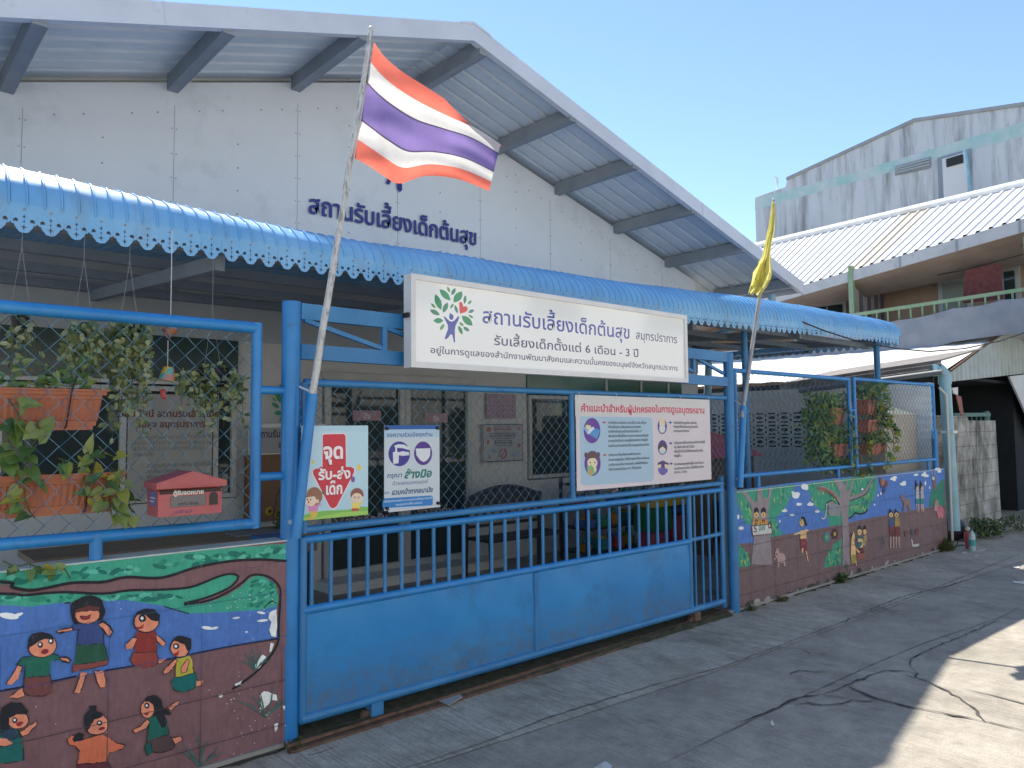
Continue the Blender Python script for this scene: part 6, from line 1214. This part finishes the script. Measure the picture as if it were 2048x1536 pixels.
for i in range(40): q.leaf((1.02+random.gauss(0, .06), 2.18+random.gauss(0, .05), .82+random.gauss(0, .06)), rv(), (0, -1, .3), .06, .03, (.05, .10, .03))
q.build('flowers', m_leaf, fv, smooth=False); q = MB(); q.tube([(1.02+.13*cos(a*pi/10), 2.2, .78+.33*sin(a*pi/10)) for a in range(11)], .006, 5); q.build('handle', m_rat, fv); q = MB(); q.lathe([(.07, 0), (.10, .09), (.095, .09), (.06, .01)], (1.02, 2.2, .73), 16); q.build('basket', m_rat, fv)
q = MB(); bx = P(552, 1075, 'y', 1.6); q.box((bx.x-.12, 1.5, .05), (bx.x+.1, 1.7, bx.z-.02)); q.box((bx.x-.14, 1.48, bx.z-.02), (bx.x+.12, 1.72, bx.z+.02)); tag(q.build('blue_bin', M('blue_plastic', (.03, .12, .34), (.04, .16, .4), 5), bevel=.01), 'blue plastic bin standing behind the left gate post', 'bin')
# posters by the door
S = poster('c', '', '', 3.76, 4.20, 1.62, 1.90, (.40, .24, .32))
for i in range(6):
    for j in range(5): S.k = 3; x, z = 3.80+.07*i, 1.645+.054*j; S.ell(x, z, .026, .02, (.50, .40, .45), 0, 8); S.k = 4; S.ell(x, z+.004, .014, .012, (.24, .08, .16) if (i+j) % 2 else (.12, .10, .25), 0, 7)
tag(S.build('pink_poster', m_print, smooth=False), 'pink poster with rows of small faces beside the glass door', 'poster')
S = poster('v', '', '', 3.70, 4.31, 1.13, 1.565, (.46, .46, .47)); S.frame(3.712, 1.142, 4.298, 1.553, .012, (.03, .04, .12))
for x0, x1, z0, c, tx in ((3.88, 4.12, 1.47, (.25, .06, .1), 'เขตปลอดเชื้อ'), (3.83, 4.17, 1.395, (.03, .04, .12), 'สวมหน้ากากก่อนเข้า'), (3.87, 4.14, 1.315, (.05, .10, .16), 'ล้างมือทุกครั้ง')): S.frame(x0, z0, x1, z0+.06, .006, c); S.text(tx, (x0+x1)/2, z0+.018, .05, c, align=1, bold=.02)
for x, z, r in ((3.79, 1.50, .03), (4.24, 1.51, .022), (3.78, 1.36, .022), (4.24, 1.31, .026), (3.80, 1.19, .014)): S.ell(x, z, r, r, (.45, .12, .08), 0, 12)
S.line([(4.0+.052*cos(i*.3142), 1.225+.052*sin(i*.3142)) for i in range(20)], .014, (.38, .05, .06), True); S.line([(3.965, 1.19), (4.035, 1.26)], .012, (.38, .05, .06)); S.lens(3.86, 1.26, .1, .04, -20, (.2, .35, .42)); S.lens(4.16, 1.21, .1, .04, 25, (.3, .38, .5))
tag(S.build('health_poster', m_print, smooth=False), 'white health poster with navy border and red prohibition mark beside the door', 'poster')
S = Paint((0, YW+.008, 0), (1, 0, 0), (0, 0, 1), (0, -1, 0), .0003)
S.text('สวัสดีครับ', 2.02, .58, .13, (.5, .36, .38), 2.5, .03); S.text('สวัสดีค่ะ', 2.85, .60, .13, (.5, .36, .38), 3.3, .03); S.rect(2.1, 1.60, 2.42, 1.70, (.45, .25, .30)); S.rect(2.95, 1.58, 3.25, 1.68, (.45, .25, .30)); S.text('ดึง', 2.26, 1.62, .07, (.8, .7, .7), align=1, bold=.02); S.text('ดึง', 3.1, 1.60, .07, (.8, .7, .7), align=1, bold=.02)
S.build('door_lettering', m_print, bld, smooth=False)
# bench
t = thing('garden_bench', 'black ornate iron bench with arched back beside the porch door', 'bench', (3.6, 2.5, 0))
q = MB(); top = [(3.12+.98*i/14, 2.6-.05*sin(i), .80+.10*sin(pi*i/14)) for i in range(15)]; top = [(x, 2.6, z) for x, y, z in top]; q.tube(top, .022, 8)
q.prism([(x, 2.59, z) for x, y, z in top]+[(4.1, 2.59, .72), (3.12, 2.59, .72)], (0, .02, 0)); q.build('top_rail', m_iron, t)
q = MB(); 
for i in range(9):
    x = 3.17+.11*i; q.tube([(x+.045*cos(a*pi/6), 2.59, .62+.06*sin(a*pi/6)) for a in range(13)], .008, 5)
q.bar((3.12, 2.59, .52), (4.1, 2.59, .52), .03, .03); q.build('back_scrolls', m_iron, t)
for k in range(4): q = MB(); q.box((3.08, 2.2+.1*k, .40), (4.14, 2.28+.1*k, .425)); q.build('seat_slat', m_iron, t, smooth=False)
for x in (3.1, 4.12):
    q = MB(); q.tube([(x, 2.62, .03), (x, 2.60, .45), (x, 2.60, .82)], .025, 8); q.tube([(x, 2.2, .03), (x, 2.22, .42), (x, 2.2, .62), (x, 2.35, .64), (x, 2.6, .60)], .022, 8); q.build('side_frame', m_iron, t)
# toy rack
t = thing('toy_rack', 'dark metal rack of toys between the bench and the play house', 'rack', (5.0, 2.4, 0))
for x in (4.5, 5.5):
    for y in (2.25, 2.65): q = MB(); q.box((x-.015, y-.015, .03), (x+.015, y+.015, .95)); q.build('upright', m_iron, t, smooth=False)
for z in (.12, .38, .62, .86): q = MB(); q.box((4.5, 2.24, z), (5.5, 2.66, z+.02)); q.build('shelf', m_iron, t, smooth=False)
random.seed(14); k = 0
TC = ((.45, .22, .05), (.06, .25, .28), (.45, .08, .12), (.35, .33, .08), (.08, .12, .35), (.05, .25, .12))
for z in (.14, .40, .64, .88):
    for x in (4.62, 4.86, 5.1, 5.36):
        q = MB(); c = TC[k % 6]; h = random.uniform(.07, .14)
        if k % 3: q.box((x-.07, 2.3, z), (x+.07, 2.5, z+h), c); q.box((x-.05, 2.34, z+h), (x+.05, 2.46, z+h+.03), TC[(k+2) % 6])
        else: q.lathe([(0, 0), (.07, 0), (.085, h*.8), (.05, h), (0, h)], (x, 2.4, z), 14, c); q.blob((x, 2.4, z+h+.03), .035, TC[(k+1) % 6], n=8, m=5)
        tag(q.build('toy', m_plastic), ['orange', 'teal', 'pink', 'olive', 'navy', 'green'][k % 6]+' toy on the '+['lowest', 'second', 'third', 'top'][k//4]+' shelf of the rack, '+['at its left end', 'second from its left end', 'second from its right end', 'at its right end'][k % 4], 'toy', 'toys on the dark rack'); k += 1
# play house and blocks
t = thing('play_house', 'plastic play house with red roof and white arched window in the side yard', 'play house', (7.1, 1.9, 0))
q = MB(); q.box((5.85, 1.62, .72), (6.85, 2.3, 1.14), (.16, .11, .07)); q.box((5.85, 1.62, .03), (5.95, 2.3, .72), (.16, .11, .07)); q.box((6.75, 1.62, .03), (6.85, 2.3, .72), (.16, .11, .07)); q.build('body', m_plastic, t, smooth=False)
q = MB(); q.prism([(5.7, 1.55, 1.14), (7.0, 1.55, 1.14), (6.55, 1.7, 1.36), (6.1, 1.8, 1.47), (5.8, 1.8, 1.47)], (0, .7, 0), (.42, .05, .07)); q.build('roof', m_plastic, t, smooth=False)
q = MB(); q.prism([(6.42+.13*cos(a*pi/8), 1.60, 1.02+.11*sin(a*pi/8)) for a in range(9)]+[(6.29, 1.60, .82), (6.55, 1.60, .82)], (0, .12, 0), (.62, .62, .62)); q.build('window', m_plastic, t, smooth=False)
for nm, lab, x0, x1, z0, z1, y, c in (('foam_block', 'yellow foam beam across the top of the play blocks', 5.2, 6.6, .60, .70, 1.9, (.50, .36, .05)), ('foam_block', 'green foam block under the yellow beam', 5.22, 5.62, .32, .60, 1.95, (.03, .16, .07)), ('foam_block', 'blue foam beam under the yellow beam', 5.63, 6.6, .50, .595, 1.93, (.03, .08, .2)), ('foam_block', 'green and blue painted board behind the gate end', 6.65, 7.1, .03, .55, .9, (.05, .22, .14))):
    q = MB(); q.box((x0, y, z0), (x1, y+.25, z1), c); tag(q.build(nm, m_plastic, bevel=.012), lab, 'block', 'foam play blocks')
q = MB(); rows = []
for y in (1.95, 2.2):
    rows += [[(5.92+(.27 if r_ else .11)*V((cos(a*pi/16), 0, 0)).x*(1+(.25*min(1, abs(math.tan(a*pi/16))) if 0 else 0)), y, .27+(.235 if r_ else .13)*sin(a*pi/16)) for a in range(33)] for r_ in ((1, 0) if y < 2 else (0, 1))]
rows.append(rows[0]); q.grid(rows, (.42, .08, .13)); tag(q.build('foam_ring', m_plastic), 'red foam ring standing among the play blocks', 'block', 'foam play blocks')
q = MB(); q.box((5.3, 1.98, .03), (5.62, 2.2, .31), (.42, .08, .13)); tag(q.build('foam_block', m_plastic, bevel=.012), 'red foam block beside the red ring', 'block', 'foam play blocks')
# ---------------------------------------------------------------- litter and weeds
b = thing('plastic_bottle', 'clear plastic drink bottle with a teal label standing by the weeds', 'bottle', tuple(P(1945, 1103, 'z', 0))); p = b.location
q = MB(); q.lathe([(.0, 0), (.035, .0), (.038, .02), (.036, .1), (.038, .16), (.03, .2), (.014, .235), (.014, .25), (0, .25)], p, 14); q.build('body', M('clear_plastic', (.35, .48, .48), rough=.15), b); q = MB(); q.lathe([(.0385, .07), (.0385, .14)], p, 14); q.build('label', M('teal_label', (.05, .3, .3)), b); q = MB(); q.lathe([(.016, .245), (.016, .27), (0, .27)], p, 10); q.build('cap', m_teal, b)
p = P(1937, 1098, 'z', 0); q = MB(); q.lathe([(0, 0), (.03, 0), (.04, .13), (.04, .2), (.0, .2)], p, 12, (.45, .06, .09)); q.blob(p+V((0, 0, .24)), (.03, .03, .03), (.6, .5, .4), n=8, m=5); tag(q.build('red_carton', m_plastic), 'red drink carton standing next to the clear bottle', 'carton')
random.seed(8); p = P(1922, 1082, 'z', 0); q = MB(); q.blob(p+V((0, .1, .14)), (.22, .16, .16), (.02, .018, .028), n=14, m=8); q.v = [(x+random.gauss(0, .014), y+random.gauss(0, .014), max(0.005, z+random.gauss(0, .014))) for x, y, z in q.v]; q.blob(p+V((.02, -.1, .07)), (.1, .08, .08), (.03, .08, .05), n=10, m=6); tag(q.build('rubbish_bag', m_plastic), 'dark rubbish bag slumped against the stained wall', 'bag')
def scrap(label, pts, col=(.62, .62, .6), h=.012, nm='scrap_and_sun_patch'):
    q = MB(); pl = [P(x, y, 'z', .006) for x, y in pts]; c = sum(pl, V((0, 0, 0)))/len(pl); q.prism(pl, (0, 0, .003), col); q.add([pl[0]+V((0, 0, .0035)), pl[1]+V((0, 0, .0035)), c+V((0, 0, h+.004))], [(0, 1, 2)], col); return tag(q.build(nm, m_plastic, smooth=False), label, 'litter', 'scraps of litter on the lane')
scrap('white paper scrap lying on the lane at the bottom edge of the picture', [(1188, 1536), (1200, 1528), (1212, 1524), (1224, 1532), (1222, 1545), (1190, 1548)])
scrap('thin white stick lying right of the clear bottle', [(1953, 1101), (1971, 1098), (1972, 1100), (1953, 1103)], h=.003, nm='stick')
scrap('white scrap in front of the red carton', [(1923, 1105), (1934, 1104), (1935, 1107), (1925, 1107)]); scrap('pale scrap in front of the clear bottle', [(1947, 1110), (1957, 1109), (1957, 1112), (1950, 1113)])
scrap('small bright sheet for a sunlit patch on the far lane', [(2024, 1132), (2038, 1133), (2039, 1136), (2026, 1136)], (.8, .8, .78)); scrap('tiny bright sheet for a sunlit patch at the right edge of the far lane', [(2044, 1137), (2060, 1138), (2060, 1141), (2046, 1141)], (.8, .8, .78)); scrap('large white sheet for a sunlit patch at the right edge of the lane', [(2024, 1162), (2060, 1160), (2075, 1170), (2028, 1166)], (.8, .79, .76));  # bright flat pieces stand in for sunlit patches on the lane
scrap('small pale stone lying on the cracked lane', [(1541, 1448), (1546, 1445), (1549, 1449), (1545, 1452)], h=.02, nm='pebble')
def weed(label, px_, py_, r, h, n, broad=0, dry=.3):
    p = P(px_, py_, 'z', 0); q = MB()
    for i in range(n):
        a = random.uniform(0, 2*pi); rr = r*math.sqrt(random.random()); o = p+V((rr*cos(a), rr*sin(a)*.6, .002)); c = (.16, .15, .06) if random.random() < dry else random.choice([(.05, .10, .03), (.07, .14, .04), (.10, .17, .05)])
        if broad: q.leaf(o+V((0, 0, random.uniform(.02, h))), (rv()+V((0, -.3, .3))).normalized(), V((0, -.5, 1)), random.uniform(.04, .08), random.uniform(.025, .045), c)
        else: q.leaf(o, V((random.gauss(0, .4), random.gauss(0, .4), 1)).normalized(), V((0, -1, .2)), h*random.uniform(.5, 1.1), .009, c)
    tag(q.build('weed_clump', m_leaf, smooth=False), label, 'weeds', 'weeds growing along the walls')
random.seed(31)
weed('bushy green weeds at the foot of the stained wall', 1975, 1074, .32, .22, 300, 1, .15); weed('dry grass tuft at the far end of the long mural', 1890, 1102, .14, .16, 110, 0, .7); weed('tall thin weeds against the stained wall', 1958, 1062, .25, .22, 22, 0, .5)
weed('small dry tuft near the right gate post', 1503, 1222, .04, .06, 40, 0, .5); weed('low tuft by the middle of the long mural', 1680, 1165, .07, .05, 50, 1, .3); weed('tiny tuft at the foot of the left mural corner', 588, 1500, .05, .05, 30, 0, .4); weed('weeds by the carport corner at the lane edge', 2030, 1062, .25, .2, 120, 1, .5); weed('dry tuft between the small tuft and the long mural middle', 1565, 1203, .06, .06, 40, 0, .7)
bpy.data.objects.remove(_fo)
